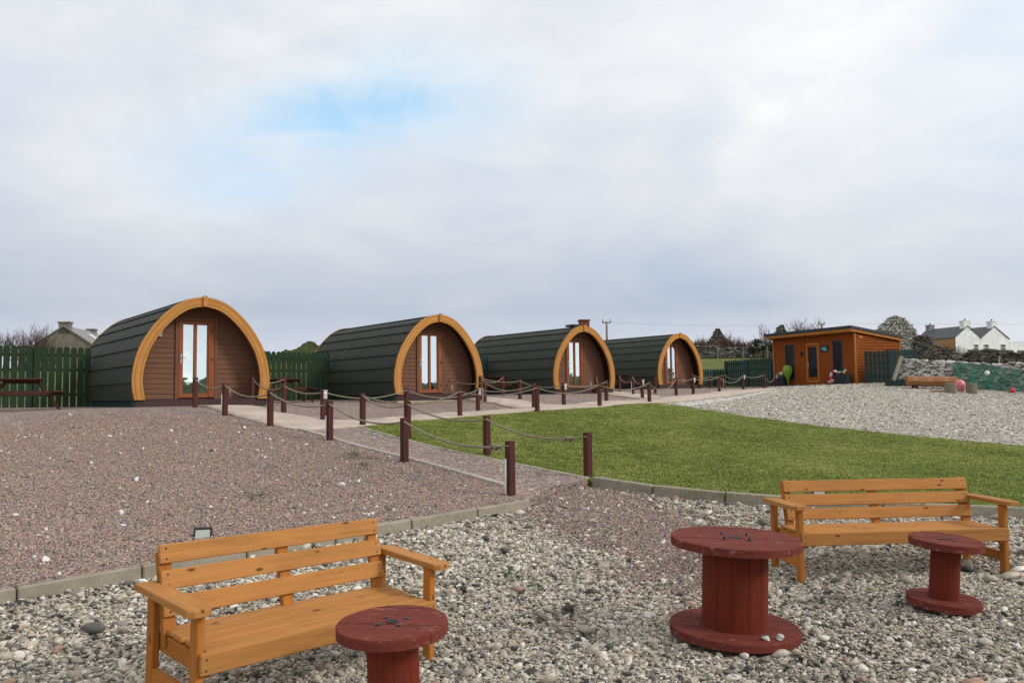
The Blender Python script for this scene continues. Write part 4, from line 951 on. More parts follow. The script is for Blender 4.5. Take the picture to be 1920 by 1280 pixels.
# ------------------------------------------------------------------ cable drum tables
def make_spool(D, h, dd, nb, bolts):
    r = empty('cable_drum_table', (0, 0, 0)); th = .055; rad = D/2
    def disc(z, name, hole, seed):
        rr = random.Random(seed); mb = MB(); e = 0.; bw = D/4.6; xs = -rad; rimz = .006
        while xs < rad-.01:          # boards side by side, cut to a circle
            xe = min(xs+bw*rr.uniform(.85, 1.15), rad)
            if rad-xe < .05: xe = rad
            g_ = .0018; a, b_ = xs+g_, xe-g_
            up = []; n = 14; dz = rr.uniform(-.0015, .0015)
            for k in range(n+1):
                x_ = a+(b_-a)*k/n; up.append((x_, math.sqrt(max(rad*rad-x_*x_, 1e-6))))
            ring = up+[(x_, -y_) for x_, y_ in reversed(up)]; m = len(ring)
            zs = [(0, 1), (th-.008, 1), (th-.002, .994), (th, .982)]
            if name == 'base_disc' or hole is None: zs = zs
            V = [(x_ if k_ == 1 else x_*k_, y_*k_, z+zz+dz) for zz, k_ in zs for x_, y_ in ring]
            Fs = [tuple(range(m))[::-1]]+[(l*m+k, l*m+(k+1) % m, (l+1)*m+(k+1) % m, (l+1)*m+k) for l in range(3) for k in range(m)]+[tuple(3*m+k for k in range(m))]
            mb.add(V, Fs, [(v[1]*1.0, v[0], v[2]) for v in V]); xs = xe
        return mb.build(name, M_spool, r)
    disc(0, 'base_disc', False, 1); top = disc(h-th, 'table_top', True, 2)
    mb = MB()
    for k in range(nb):
        a0, a1 = 2*math.pi*(k+.01)/nb, 2*math.pi*(k+.99)/nb; R_ = dd/2+random.uniform(-.001, .001)
        V = []; n = 4
        for zz in (th, h-th):
            for j in range(n+1): a = a0+(a1-a0)*j/n; V.append((R_*math.cos(a), R_*math.sin(a), zz))
            V += [((R_-.02)*math.cos(a1), (R_-.02)*math.sin(a1), zz), ((R_-.02)*math.cos(a0), (R_-.02)*math.sin(a0), zz)]
        m = n+3; mb.add(V, [(j, j+1, m+j+1, m+j) for j in range(m-1)]+[(m-1, 0, m, 2*m-1)], [(v[2], math.atan2(v[1], v[0])*R_, 0) for v in V])
    mb.cyl((0, 0, th), dd/2-.012, h-2*th, 32); mb.build('drum', M_drum, r)
    hb = MB(); hb.cyl((0, 0, h-.002), D*.055, .0065, 24); hb.build('centre_hole', M_dark_in, top)  # near-black disc paints the shade of the bore; no hole is cut
    for k in range(4):
        a = k*math.pi/2+R(32)-1.4; bb = MB(); c = (D*.135*math.cos(a), D*.135*math.sin(a), h)
        bb.cyl(c, .022 if bolts else .017, .004, 16); bb.cyl((c[0], c[1], h+.003), .009, .016 if bolts else .004, 8); bb.build('bolt', M_dsteel, top)
    return r
def lie(o, p, tx, ty, rz=0): o.matrix_world = Matrix.Translation(p) @ Matrix.Rotation(ty, 4, 'Y') @ Matrix.Rotation(tx, 4, 'X') @ Matrix.Rotation(rz, 4, 'Z')
s1 = make_spool(.90, .665, .452, 13, True); lie(s1, Vector((1.545, 5.955, EYE-1.688)), R(1.3), R(1.9), 1.48); tag(s1, 'large dark red cable drum table between the two benches, widest of the three', 'table', 'red cable drum tables')
s2 = make_spool(.525, .50, .210, 9, False); lie(s2, Vector((3.275, 6.44, EYE-1.635)), R(3), R(3.5), 1.25); tag(s2, 'small tilted red cable drum table in front of the longer bench', 'table', 'red cable drum tables')
s3 = make_spool(.575, .56, .268, 9, False); lie(s3, Vector((-.628, 4.39, EYE-1.72)), R(3), R(-1), 1.40); tag(s3, 'small red cable drum table in front of the left bench, cut by bottom edge', 'table', 'red cable drum tables')
# stones on and beside the drums, loose larger stones
def stone(p, s, label, seed, m=M_rock, rz=0, flat=.7):
    mb = MB(); mb.blob((0, 0, 0), (s, s*.8, s*flat), 2, .35, seed); o = mb.build('stone', m); o.location = p; o.rotation_euler = (0, 0, rz); tag(o, label, 'stone'); return o
M1 = s1.matrix_world
stone(M1 @ (Matrix.Rotation(-1.48, 4, 'Z') @ Vector((.12, -.33, .068))), .026, 'white stone on the base of the large drum table, left one of two', 3)
stone(M1 @ (Matrix.Rotation(-1.48, 4, 'Z') @ Vector((.215, -.32, .068))), .028, 'white stone on the base of the large drum table, right one of two', 5)
p = on(1775, 1152); stone(p+Vector((0, 0, .02)), .055, 'pale stone in front of the small tilted drum table', 8)
p = on(1431, 985); stone(p+Vector((0, 0, .035)), .055, 'round grey stone behind the large drum table', 9, mat('dark_stone', lambda q: q.ramp(q.noise(obj_co(q), 12.0, 4), [(.3, (.12, .11, .09)), (.7, (.20, .18, .15))]), .8, .2), flat=.9)
p = on(503, 883); stone(p+Vector((0, 0, .03)), .09, 'brown stone lying on the red gravel at left', 12, MATS['dark_stone'], flat=.6)
# ------------------------------------------------------------------ weeds
def weed(px, py, s, label, n=46, h=1.):
    p = on(px, py); mb = MB()
    for k in range(n):
        a = random.uniform(0, 6.28); r_ = s*random.random()**.6; c = Vector((r_*math.cos(a), r_*.7*math.sin(a), random.uniform(.005, .05)*h)); l = random.uniform(.015, .035)
        d_ = Vector((math.cos(a+random.uniform(-1, 1)), math.sin(a+random.uniform(-1, 1)), random.uniform(.1, .9))).normalized(); u = d_.cross(Vector((0, 0, 1))).normalized()*l*.35
        mb.add([c, c+d_*l*.5+u, c+d_*l, c+d_*l*.5-u], [(0, 1, 2, 3)])
    o = mb.build('weed', M_leaf); o.location = p+Vector((0, 0, .03+(.09 if knd(p.x, p.y) > 0 and knd(p.x, p.y) < 4 and p.x < 0 else 0)*.7)); tag(o, label, 'plant', 'weeds growing through gravel')
weed(664, 867, .17, 'green weed left of the doubled posts, upper of two', 150); weed(680, 888, .12, 'green weed below the larger one near the thin edging', 90)
weed(486, 946, .13, 'green weed alone on red gravel above left bench', 90); weed(955, 1087, .065, 'green weed among pale pebbles right of left bench', 90, 1.2)
weed(1010, 1114, .03, 'tiny green sprig between pebbles near picture centre', 30); weed(1293, 969, .05, 'small green weed by the curved kerb, left of large drum', 40)
weed(1300, 1200, .03, 'green leaf at the foot of the large drum table', 22, 1.6)
# ------------------------------------------------------------------ flood lights
def flood(px, py, rz, label, d=None):
    p = on(px, py); r = empty('flood_light', p, rz); mb = MB(); mb.box((0, 0, .13), (.17, .03, .13), Matrix.Rotation(R(-18), 3, 'X'), ch=.01); mb.build('housing', M_black, r)
    mb = MB(); mb.box((0, -.018, .125), (.13, .006, .095), Matrix.Rotation(R(-18), 3, 'X'), ch=.002); mb.build('lens', M_lens, r)
    mb = MB(); mb.tube([(-.095, .0, .13), (-.095, .01, .02), (.095, .01, .02), (.095, .0, .13)], .007, 6); mb.tube([(0, .01, .02), (0, .01, -.12)], .010, 6); mb.build('bracket', M_black, r); tag(r, label, 'lamp', 'black flood lights on ground spikes')
flood(380, 1027, R(12), 'black flood light on red gravel behind the left bench')
flood(1537, 947, R(-15), 'black flood light on the lawn kerb behind the right bench')

# ------------------------------------------------------------------ dry stone
def drystone(name, a, b, prof, sw, sh_, thick, m, label, cat, grp=None, seed=1, batter=0., light=1.):
    a, b = Vector(a), Vector(b); L = (b-a).to_2d().length; dr = Vector(((b-a).x, (b-a).y, 0)).normalized(); nr_ = Vector((-dr.y, dr.x, 0)); rr = random.Random(seed); mb = MB()
    hm = max(prof(k/60) for k in range(61)); z = -.1; row = 0; ang = math.atan2(dr.y, dr.x)
    while z < hm:
        ch_ = sh_*rr.uniform(.75, 1.3); s = -rr.random()*sw
        while s < L:
            wd = sw*rr.choice([.55, .8, 1., 1.25, 1.7])*rr.uniform(.85, 1.15); t = min(max((s+wd/2)/L, 0), 1)
            if z+ch_*.4 < prof(t):
                q = Matrix.Rotation(ang+rr.gauss(0, .10), 3, 'Z') @ Matrix.Rotation(rr.gauss(0, .22), 3, 'Y') @ Matrix.Rotation(rr.gauss(0, .12), 3, 'X')
                c = dr*(s+wd/2)+nr_*(batter*z+rr.uniform(-.03, .03)*thick*2)+Vector((0, 0, z+ch_/2+(b.z-a.z)*t))
                mb.box(c, (wd*rr.uniform(.92, 1.06), thick*rr.uniform(.85, 1.1), ch_*rr.uniform(.8, 1.12)), q, ch=min(wd, ch_)*rr.uniform(.16, .30), tone=min(1, max(.001, rr.betavariate(2, 2)*light)))
            s += wd*1.02
        z += ch_*.96; row += 1
    K = 40; V = []                     # dark core so that no light shows through the joints
    for k in range(K+1):
        t = k/K; h = max(prof(t)-sh_*.8, .0)
        for sd in (-1, 1):
            for zz in (-.3, h): V.append(dr*(L*t)+nr_*(sd*thick*.30+batter*zz)+Vector((0, 0, zz+(b.z-a.z)*t)))
    Fs = []
    for k in range(K):
        i = k*4; j = i+4; Fs += [(i, j, j+1, i+1), (i+2, i+3, j+3, j+2), (i+1, j+1, j+3, i+3)]
    Fs += [(0, 1, 3, 2), (K*4, K*4+2, K*4+3, K*4+1)]; mb.add(V, Fs, V, .001)
    o = mb.build(name, m); o.location = a; tag(o, label, cat, grp); return o
def poly_prof(pts):
    X_ = [p[0] for p in pts]; Y_ = [p[1] for p in pts]; return lambda t: float(np.interp(t, X_, Y_))
# wall in front, right
wa, wb = P(1692, 723, 40.0), P(1960, 742, 36.6)
drystone('stone_wall', wa, wb, poly_prof([(0, 1.12), (.03, 1.27), (.2, 1.30), (.45, 1.26), (.7, 1.36), (1, 1.40)]),   .25, .105, .34, M_wstone, 'pale rough stone wall right of the orange shed, partly under a green net', 'stone wall', 'rough stone walls', 3, batter=.16, light=1.6)
# old walls on the slope
def wall_px(pxa, ya, da, pxb, yb, db): a, b = P(pxa, ya, da), P(pxb, yb, db); return a, b
a, b = wall_px(1735, 673, 52, 1960, 676, 50); drystone('stone_wall', a, b, poly_prof([(0, .45), (.1, .62), (.3, .50), (.5, .60), (.75, .52), (1, .58)]), .26, .13, .5, M_dstone, 'dark low stone wall on the slope in front of the white cottage', 'stone wall', 'rough stone walls', 5)
a, b = wall_px(1300, 669, 92, 1452, 667, 92); drystone('stone_wall', a, b, poly_prof([(0, 1.1), (.3, 1.15), (.45, .85), (.7, .95), (1, .9)]), .42, .20, .6, M_dstone, 'grey field wall under the brambles, left of the orange shed', 'stone wall', 'rough stone walls', 6)
a, b = wall_px(1716, 668, 66, 1790, 670, 63); drystone('ruined_wall', a, b, poly_prof([(0, 1.3), (.12, 1.62), (.38, 1.7), (.5, 1.1), (.75, .75), (1, .5)]), .20, .12, .6, M_dstone, 'broken stone wall piece between stone ruin and white cottage', 'ruin', 'stone ruins', 7)
# ruined gables
a, b = wall_px(1641, 672, 78, 1727, 672, 78); g_h = lambda y: (672-y)*78/F
drystone('ruined_gable', a, b, poly_prof([(0, g_h(628)), (.05, g_h(620)), (.18, g_h(608)), (.33, g_h(597)), (.42, g_h(592.5)), (.58, g_h(593)), (.68, g_h(600)), (.82, g_h(612)), (.90, g_h(622)), (.95, g_h(634)), (1, g_h(655))]), .15, .10, .8, M_wstone, 'tall pointed ruined stone gable behind the orange shed', 'ruin', 'stone ruins', 8, light=1.5)
a, b = wall_px(1328, 668, 104, 1364, 668, 104); g_h2 = lambda y: (668-y)*104/F
drystone('ruined_gable', a, b, poly_prof([(0, g_h2(640)), (.2, g_h2(632)), (.42, g_h2(617)), (.62, g_h2(615)), (.72, g_h2(622)), (1, g_h2(640))]), .22, .14, .8, M_dstone, 'small pointed ruin among brambles, left of the shed', 'ruin', 'stone ruins', 9)
a, b = wall_px(1455, 668, 100, 1478, 668, 100); g_h3 = lambda y: (668-y)*100/F
drystone('ruined_gable', a, b, poly_prof([(0, g_h3(626)), (.2, g_h3(614)), (.45, g_h3(608.5)), (.7, g_h3(612)), (1, g_h3(626))]), .22, .14, .8, M_dstone, 'rounded brown ruin top just above the shed roof', 'ruin', 'stone ruins', 10)

# ------------------------------------------------------------------ houses
def house(name, A, ang, length, hw, rise, wall, mw, mr, label, chim=(), back_m=None):
    """A: ridge point of the near gable, ang: heading of the ridge away from us"""
    r = empty(name, A, ang-math.pi/2); ev = -rise; gb = ev-wall
    mb = MB(); V = [(-hw, 0, gb), (hw, 0, gb), (hw, 0, ev), (0, 0, -.05), (-hw, 0, ev)]; W = [(x_, length, z_) for x_, _, z_ in V]
    n = 5; mb.add(V+W, [tuple(range(n)), tuple(range(n, 2*n))[::-1], (1, n+1, n+2, 2)]+([] if back_m else [(0, 4, n+4, n)])); mb.build('wall', mw, r)
    if back_m: mb = MB(); mb.add([(-hw, 0, gb), (-hw, 0, ev), (-hw, length, ev), (-hw, length, gb)], [(0, 1, 2, 3)]); mb.build('side_wall', back_m, r)
    mb = MB(); ov = .12; sl_ = rise/hw
    for s in (-1, 1):
        e_ = (s*(hw+ov), ev-ov*sl_); V = [(0, -ov, 0), (0, length+ov, 0), (e_[0], length+ov, e_[1]), (e_[0], -ov, e_[1])]; V += [(x_, y_, z_+.12) for x_, y_, z_ in V]
        mb.add(V, [(0, 1, 2, 3), (7, 6, 5, 4), (0, 4, 5, 1), (2, 6, 7, 3), (3, 7, 4, 0), (1, 5, 6, 2)], [(v[1], v[0], v[2]) for v in V])
    rf = mb.build('roof', mr, r)
    for (cx_, cy_, wx, wy, h, m_, pot) in chim:
        c = MB(); c.box((cx_, cy_, h/2-.35), (wx, wy, h+.7), ch=.02); c.box((cx_, cy_, h-.06), (wx+.16, wy+.16, .14), ch=.02); co = c.build('chimney', m_, rf)
        if pot: c = MB(); c.cyl((cx_, cy_, h), .13, .35, 10, .11); c.build('chimney_pot', M_dsteel, co)
    tag(r, label, 'house', None); return r
A = P(120, 612, 75); B = P(178, 623.5, 83)
hl = house('gabled_house', A, math.atan2((B-A).y, (B-A).x), (B-A).length, 3.4, 2.35, 5.5, M_roughcast, M_slate2, 'brown roughcast house with slate roof behind the left fence', [(0, .35, .95, .7, .45, M_roughcast, False), (0, 7.2, .75, .7, .35, M_roughcast, False)])
mb = MB(); sl_ = 2.35/3.4; mb.box((1.35, 4.2, -1.35*sl_+.16), (1.3, .8, .06), Matrix.Rotation(math.atan(sl_), 3, 'Y'), ch=.01); mb.build('skylight', M_white_pl, [c for c in hl.children if c.name.startswith('roof')][0])
A = P(1813.6, 611.3, 140); B = P(1743, 619.2, 148); an = math.atan2((B-A).y, (B-A).x)
hr = house('white_cottage', A, an, (B-A).length+.6, 2.62, 1.9, 5.5, M_white_render, M_slate, 'white rendered twin gabled cottage with slate roofs at far right', [(0, .45, 1.45, .95, .95, M_white_render, True), (0, 8.2, 1.15, .9, .85, M_slate2, True)], back_m=mat('tan_boards', wood_fn((.40, .22, .10), .6, False), .7, .2))
perp = Vector((math.cos(an-math.pi/2), math.sin(an-math.pi/2), 0)); 
r2 = house('cottage_wing', A+perp*5.75+Vector((0, 0, 0)), an, 7.5, 3.1, 2.1, 5.5, M_white_render, M_slate, 'second gable of the cottage', [(0, .45, 1.25, .95, .95, M_white_render, True)])
for ch_ in list(r2.children):                       # second gable belongs to the same cottage
    ch_.parent = hr; ch_.location = (5.75, 0, 0)
bpy.data.objects.remove(r2)
mb = MB(); mb.box((10.6, 2.0, -4.3), (3.4, 4, 3.6)); mb.build('lean_to', M_white_render, hr)
for px0, px1, y0, y1 in ((1829, 1840, 644.5, 657), (1853.5, 1865.5, 644, 657), (1895.5, 1907.5, 643, 657)):
    ux = (px0+px1)/2; q0 = P(ux, (y0+y1)/2, 140); rel = q0-A; u_ = rel.dot(perp)*1.0; wv, hv = (px1-px0)*140/F, (y1-y0)*140/F
    mb = MB(); mb.box((u_, -.02, rel.z), (wv, .10, hv), ch=.01); wo = mb.build('window', M_white_pl, hr)
    mb = MB()
    for k in (0, 1): mb.box((u_, -.085, rel.z+(k-.5)*hv*.46), (wv*.80, .02, hv*.36), ch=.005)
    mb.build('pane', M_slate, wo); mb = MB(); mb.box((u_, -.10, rel.z-hv/2-.04), (wv+.2, .12, .08)); mb.build('sill', M_grey_pl, wo)
A = P(1097, 617, 80); house('brick_chimney_house', A, math.pi/2+.1, 8, 2.9, 2.0, 5, M_roughcast, M_slate, 'house hidden behind the third pod, only its red brick chimney showing', [(0, .5, .95, .8, .95, M_brick, False)])

# ------------------------------------------------------------------ orange shed
Rp, Lp = P(1607, 718.2, 42), P(1452.5, 723, 47.4); bz = (Rp.z+Lp.z)/2; fv = Vector((Lp.x-Rp.x, Lp.y-Rp.y, 0)); FL = fv.length; fv.normalize(); sv2 = Vector((-fv.y, fv.x, 0))*-1
if sv2.x < 0: sv2 = -sv2
k_ = pray(1689, 690)[0]/pray(1689, 690)[1]; SD = (k_*Rp.y-Rp.x)/(sv2.x-k_*sv2.y)
Hf = (P(1604.4, 624.2, 42).z+P(1449.7, 636.7, 47.4).z)/2-bz; Hb = P(1688.8, 639.5, 42+SD*sv2.y).z-bz
shed = empty('garden_shed', (Lp.x, Lp.y, bz), math.atan2(-fv.y, -fv.x))      # local x: along the front to the right, y: into the shed
def ufp(px): k = pray(px, 690)[0]/pray(px, 690)[1]; s = (k*Rp.y-Rp.x)/(fv.x-k*fv.y); return FL-s, Rp.y+fv.y*s
def vz(px, y): u, d = ufp(px); return P(px, y, d).z-bz
tag(shed, 'orange boarded shed with flat dark roof, three dark openings and a blue sign', 'shed')
def boards(mb, x0, x1, z0, z1, topf=None, y=0., side=False, h=.15):
    z = z0
    while z < z1-.01:
        zt = min(z+h, z1); a0, a1 = (x0, x1)
        V = [(a0, -.034, z), (a1, -.034, z), (a1, 0.0, zt), (a0, 0.0, zt), (a0, .02, z), (a1, .02, z)]
        if side: V = [(FL-v[1], v[0], v[2] if not topf else min(v[2], topf(v[0]))) for v in V]
        mb.add(V, [(0, 1, 2, 3), (4, 5, 1, 0)], [(v[1] if side else v[0], v[2], v[0]) for v in V]); z = zt
ops = []
for nm, p0_, p1_, yt, yb in (('window', 1473.5, 1490.5, 645.5, 711.5), ('door', 1513.5, 1536.5, 643.5, 716), ('window', 1562.5, 1581.5, 637.5, 711)):
    ops.append((nm, ufp(p0_)[0], ufp(p1_)[0], vz((p0_+p1_)/2, yb), vz((p0_+p1_)/2, yt)))
mb = MB(); xs = [0]+[v for o_ in ops for v in (o_[1], o_[2])]+[FL]
for k in range(0, len(xs), 2): boards(mb, xs[k], xs[k+1], 0, Hf)
for nm, a, b, z0, z1 in ops: boards(mb, a, b, z1, Hf); boards(mb, a, b, 0, max(z0, .02))
mb.box((FL/2, .06, Hf/2), (FL, .01, Hf)) if False else None
mb.build('front_wall', M_shed, shed)
mb = MB(); tf = lambda yy: Hf+(Hb-Hf)*yy/SD-.02; boards(mb, 0, SD, 0, Hf, tf, side=True); mb.build('side_wall', M_shed, shed)
mb = MB(); mb.add([(0, 0, 0), (0, SD, 0), (0, SD, Hb), (0, 0, Hf)], [(0, 1, 2, 3)]); mb.add([(0, SD, 0), (FL, SD, 0), (FL, SD, Hb), (0, SD, Hb)], [(0, 1, 2, 3)][::1]); mb.build('rear_wall', M_shed, shed)
mb = MB(); mb.add([(.03, .35, .0), (FL-.05, .35, .0), (FL-.05, .35, Hf-.1), (.03, .35, Hf-.1)], [(0, 1, 2, 3)]); mb.build('dark_inner_sheet', M_dark_in, shed)  # added near-black sheet, its colour stands in for the shed's unlit inside
mb = MB()
for xx, yy in ((FL-.02, -.02), (FL+.0, SD-.03), (.03, -.02)): mb.box((xx, yy, (Hf if yy < 1 else Hb)/2-.01), (.08, .08, (Hf if yy < 1 else Hb)-.02), ch=.006)
mb.build('corner_trim', M_shedt, shed)
ovf, ovs, ovb = .42, .12, .08; za = Hf+.03; slope = (Hb-Hf)/SD; y0, y1 = -ovf, SD+ovb; zf, zb = Hf+slope*y0, Hf+slope*y1
def slab(mb, x0, x1, y0, y1, lo, hi):
    V = [(x0, y0, zf+lo), (x1, y0, zf+lo), (x1, y1, zb+lo), (x0, y1, zb+lo)]; V += [(v[0], v[1], v[2]+hi-lo) for v in V]
    mb.add(V, [(3, 2, 1, 0), (4, 5, 6, 7), (0, 1, 5, 4), (1, 2, 6, 5), (2, 3, 7, 6), (3, 0, 4, 7)], [(v[0], v[1], v[2]) for v in V])
mb = MB(); slab(mb, -ovs-.1, FL+ovs, y0, y1, .02, .14); rfo = mb.build('roof_deck', M_shedt, shed)
mb = MB(); slab(mb, -ovs-.13, FL+ovs+.03, y0-.03, y1+.03, .143, .30); mb.build('roof', M_roofedge, shed)
mb = MB(); mb.box((FL/2, -.28, -.13), (FL+.1, .62, .28), ch=.01); mb.build('step', M_plinth, shed)
for nm, a, b, z0, z1 in ops:
    mb = MB(); fw = .07; M__ = M_shedt
    mb.box((a+fw/2, -.01, (z0+z1)/2), (fw, .06, z1-z0)); mb.box((b-fw/2, -.01, (z0+z1)/2), (fw, .06, z1-z0)); mb.box(((a+b)/2, -.01, z1-fw/2), (b-a-2*fw-.004, .06, fw)); mb.box(((a+b)/2, -.01, z0+fw/2), (b-a-2*fw-.004, .06, fw))
    o_ = mb.build(nm, MATS['shed_trim'] if nm == 'door' else mat('dark_frame', lambda q: (.05, .035, .03), .5), shed)
    mb = MB(); g2 = fw if nm == 'window' else fw+.07; mb.add([(a+g2, 0.0, z0+g2), (b-g2, 0.0, z0+g2), (b-g2, 0.0, z1-g2), (a+g2, 0.0, z1-g2)], [(0, 1, 2, 3)]); mb.build('pane', M_dglass, o_)
    if nm == 'door':
        mb = MB(); g3 = .07
        for xx in (a+fw+g3/2, b-fw-g3/2): mb.box((xx, -.015, (z0+z1)/2), (g3, .04, z1-z0-2*fw))
        mb.box(((a+b)/2, -.015, z0+fw+.10), (b-a-2*fw-2*g3-.004, .04, .2)); mb.box(((a+b)/2, -.015, z1-fw-.07), (b-a-2*fw-2*g3-.004, .04, .13)); mb.build('door_leaf', M_shed, o_)
        mb = MB(); mb.box((a+.13, -.05, 1.05), (.03, .02, .2)); mb.tube([(a+.13, -.06, 1.08), (a+.13, -.10, 1.08), (a+.24, -.10, 1.08)], .012, 6); mb.build('handle', M_steel, o_)
u0, u1 = ufp(1541)[0], ufp(1555.5)[0]; z0, z1 = vz(1548, 660), vz(1548, 648)
mb = MB(); mb.box(((u0+u1)/2, -.04, (z0+z1)/2), (u1-u0, .03, z1-z0), ch=.03); sg_ = mb.build('sign', M_navy, shed)
mb = MB(); cx_, cz_ = (u0+u1)/2, (z0+z1)/2; sw_, sh2 = (u1-u0)/2, (z1-z0)/2
for (ax, az, bx_, bz_, r_) in ((-.6, .35, .35, .5, .17), (-.7, .05, .45, .15, .20), (-.5, -.2, .6, -.15, .20), (-.1, -.45, .75, -.5, .15)):
    mb.bar((cx_+ax*sw_, -.060, cz_+az*sh2), (cx_+bx_*sw_, -.060, cz_+bz_*sh2), .004, r_*sh2*1.6, ch=.001)
mb.build('emblem', mat('sign_teal', lambda q: (.10, .40, .46), .5), sg_)
ul = ufp(1505.5)[0]; zl = vz(1505.5, 663); mb = MB(); mb.cyl((ul, -.10, zl-.12), .055, .24, 10); mb.box((ul, -.04, zl), (.07, .07, .10)); mb.build('wall_lamp', M_black, shed)
ua = .35; mb = MB(); mb.box((FL+.03, ua, Hf-.22), (.03, .25, .12), ch=.02); mb.build('vent', M_shedt, shed)
def sw(px, py, off=-.35):    # world point on a strip in front of the shed
    u, d = ufp(px); loc = shed.matrix_world; p = Vector((Lp.x, Lp.y, bz))-fv*u*1.0+ (-sv2)*0; p = Vector((Lp.x, Lp.y, bz))-fv*u-sv2*abs(off); return p
def planter(px, w_, label):
    p = sw(px, 0, .40); r = empty('planter', p, shed.rotation_euler.z); mb = MB(); mb.box((0, 0, .24), (w_, .34, .46), ch=.02); mb.box((0, -.175, .36), (w_*.96, .01, .05)); mb.build('tub', M_navy, r)
    mb = MB(); fl = MB(); rr = random.Random(int(px))
    for k in range(60):
        c = Vector((rr.uniform(-w_*.42, w_*.42), rr.uniform(-.14, .14), .47+rr.random()*.13)); d_ = Vector((rr.uniform(-1, 1), rr.uniform(-1, 1), rr.uniform(.2, 1))).normalized(); u_ = d_.cross(Vector((0, 0, 1))).normalized()*.03
        mb.add([c, c+d_*.06+u_, c+d_*.12, c+d_*.06-u_], [(0, 1, 2, 3)])
    mb.build('foliage', M_leaf, r)
    for k in range(9): c = Vector((rr.uniform(-w_*.35, w_*.35), rr.uniform(-.14, .05), .56+rr.random()*.18)); fl.blob(c, (.055, .055, .045), 1, .3, k)
    fl.build('flowers', mat('cream_petals', lambda q: (.75, .70, .55), .6), r); tag(r, label, 'planter', 'dark planters by the shed')
planter(1472, .80, 'dark planter with white flowers below the shed left window'); planter(1590.5, .80, 'dark planter with white flowers below the shed right window')
p = sw(1484, 0, .28); r = empty('green_float', p); mb = MB(); mb.lathe([(.01, .0), (.04, .03), (.07, .25), (.12, .42), (.22, .62), (.265, .80), (.25, .95), (.17, 1.07), (.05, 1.11), (0, 1.115)], 20); mb.build('body', M_lime, r)
mb = MB(); mb.cyl((0, 0, 1.10), .05, .09, 10); mb.build('neck', M_black, r); tag(r, 'large lime green float standing before the shed left window', 'float')
p = sw(1572, 0, .22); r = empty('life_ring', p, shed.rotation_euler.z)
mr_, mw_ = M_red, M_white_pl
for k in range(8):
    mb = MB(); n = 7; pts = [(.25*math.cos(a_), -.06+.02*math.sin(a_), .40+.27*math.sin(a_)) for a_ in [2*math.pi*(k+j/(n-1))/8 for j in range(n)]]; mb.tube(pts, .07, 8); o_ = mb.build('ring_segment', mr_ if k % 2 == 0 else mw_, r)
tag(r, 'red and white life ring leaning below the shed right window', 'life ring')
mb = MB(); mb.blob((0, 0, .10), (.19, .13, .10), 2, .25, 4); o = mb.build('pink_rock', mat('pink_rock', lambda q: (.45, .27, .25), .8)); o.location = sw(1572.5, 0, .55); tag(o, 'pinkish rock on the shed step under the life ring', 'rock')

# ------------------------------------------------------------------ things by the stone wall
def gpt(px, py, d): p = P(px, py, d); p.z = T(p.x, p.y)+.02; return p
p = gpt(1683, 720, 39.3); mb = MB(); zz = P(1683, 711, 39.3).z-p.z; mb.box((0, 0, zz/2-.1), (.98, .5, zz+.2), ch=.02); o = mb.build('raised_bed', M_fence2); o.location = p; o.rotation_euler = (0, 0, -.1); tag(o, 'low dark green timber box at left end of the pale stone wall', 'box')
a, b = P(1675, 714, 39.1), P(1690, 668.5, 39.9); mb = MB(); mb.bar(a, b, .16, .12, up=(0, 1, 0), ch=.01); o = mb.build('leaning_post', M_grey_wood); tag(o, 'weathered grey timber leaning against left end of the pale stone wall', 'post')
# log
r = empty('log_bench', gpt(1747, 726, 37.9)); zc = P(1747, 714.5, 37.9).z-r.location.z; mb = MB(); L2 = 1.08
prof = [(.22, 0), (.215, .6), (.2, 1.2), (.215, 2.1)]
pts = [(-L2+2*L2*k/10, random.uniform(-.01, .01), zc+.01*math.sin(k*1.3)) for k in range(11)]; mb.tube(pts, [.235+.018*math.sin(k*2.1) for k in range(11)], 7, smooth=False); mb.build('trunk', M_log, r)
for s in (-1, 1): mb = MB(); mb.box((s*.72, 0, (zc-.2)/2-.03), (.16, .42, zc-.2+.06), ch=.01); mb.build('support', M_plinth, r)
r.rotation_euler = (0, R(1.5), -.12); tag(r, 'thick orange brown log bench in front of the pale stone wall', 'log')
for px, d, lab in ((1782, 36.2, 'weathered log stump left of the pink buoy'), (1822, 36.3, 'weathered log stump right of the pink buoy')):
    p = gpt(px, 735, d); mb = MB(); n = 14; V = []; rr = random.Random(px); rs = [.235*rr.uniform(.92, 1.06) for _ in range(n)]
    for zz, f_ in ((0, 1.02), (.30, .98), (.415, .97), (.43, .92)): V += [(rs[k]*f_*math.cos(2*math.pi*k/n), rs[k]*f_*math.sin(2*math.pi*k/n), zz) for k in range(n)]
    mb.add(V, [(l*n+k, l*n+(k+1) % n, (l+1)*n+(k+1) % n, (l+1)*n+k) for l in range(3) for k in range(n)]+[tuple(3*n+k for k in range(n))], [(v[2], v[0]*3, v[1]*3) for v in V])
    o = mb.build('log_stump', M_grey_wood); o.location = p; o.rotation_euler = (rr.uniform(-.05, .05), rr.uniform(-.05, .05), rr.uniform(0, 6)); tag(o, lab, 'stump', 'log stumps by the stone wall')
p = gpt(1801, 726, 36.9); r = empty('pink_buoy', p+Vector((0, 0, .27)), 0, rot=(R(8), R(-22), 0)); mb = MB()
mb.lathe([(0, -.27), (.10, -.25), (.17, -.18), (.205, -.05), (.21, .06), (.18, .17), (.11, .24), (.05, .265), (0, .27)], 20); bo = mb.build('body', M_pink, r)
mb = MB()
for x_, z_ in ((-.06, .03), (.06, .03)): mb.blob((x_, -.205, z_), (.022, .012, .03), 1, 0, 0)
mb.tube([(-.05, -.205, -.055), (0, -.212, -.07), (.05, -.205, -.055)], .009, 6); mb.build('face_marks', M_black, bo)
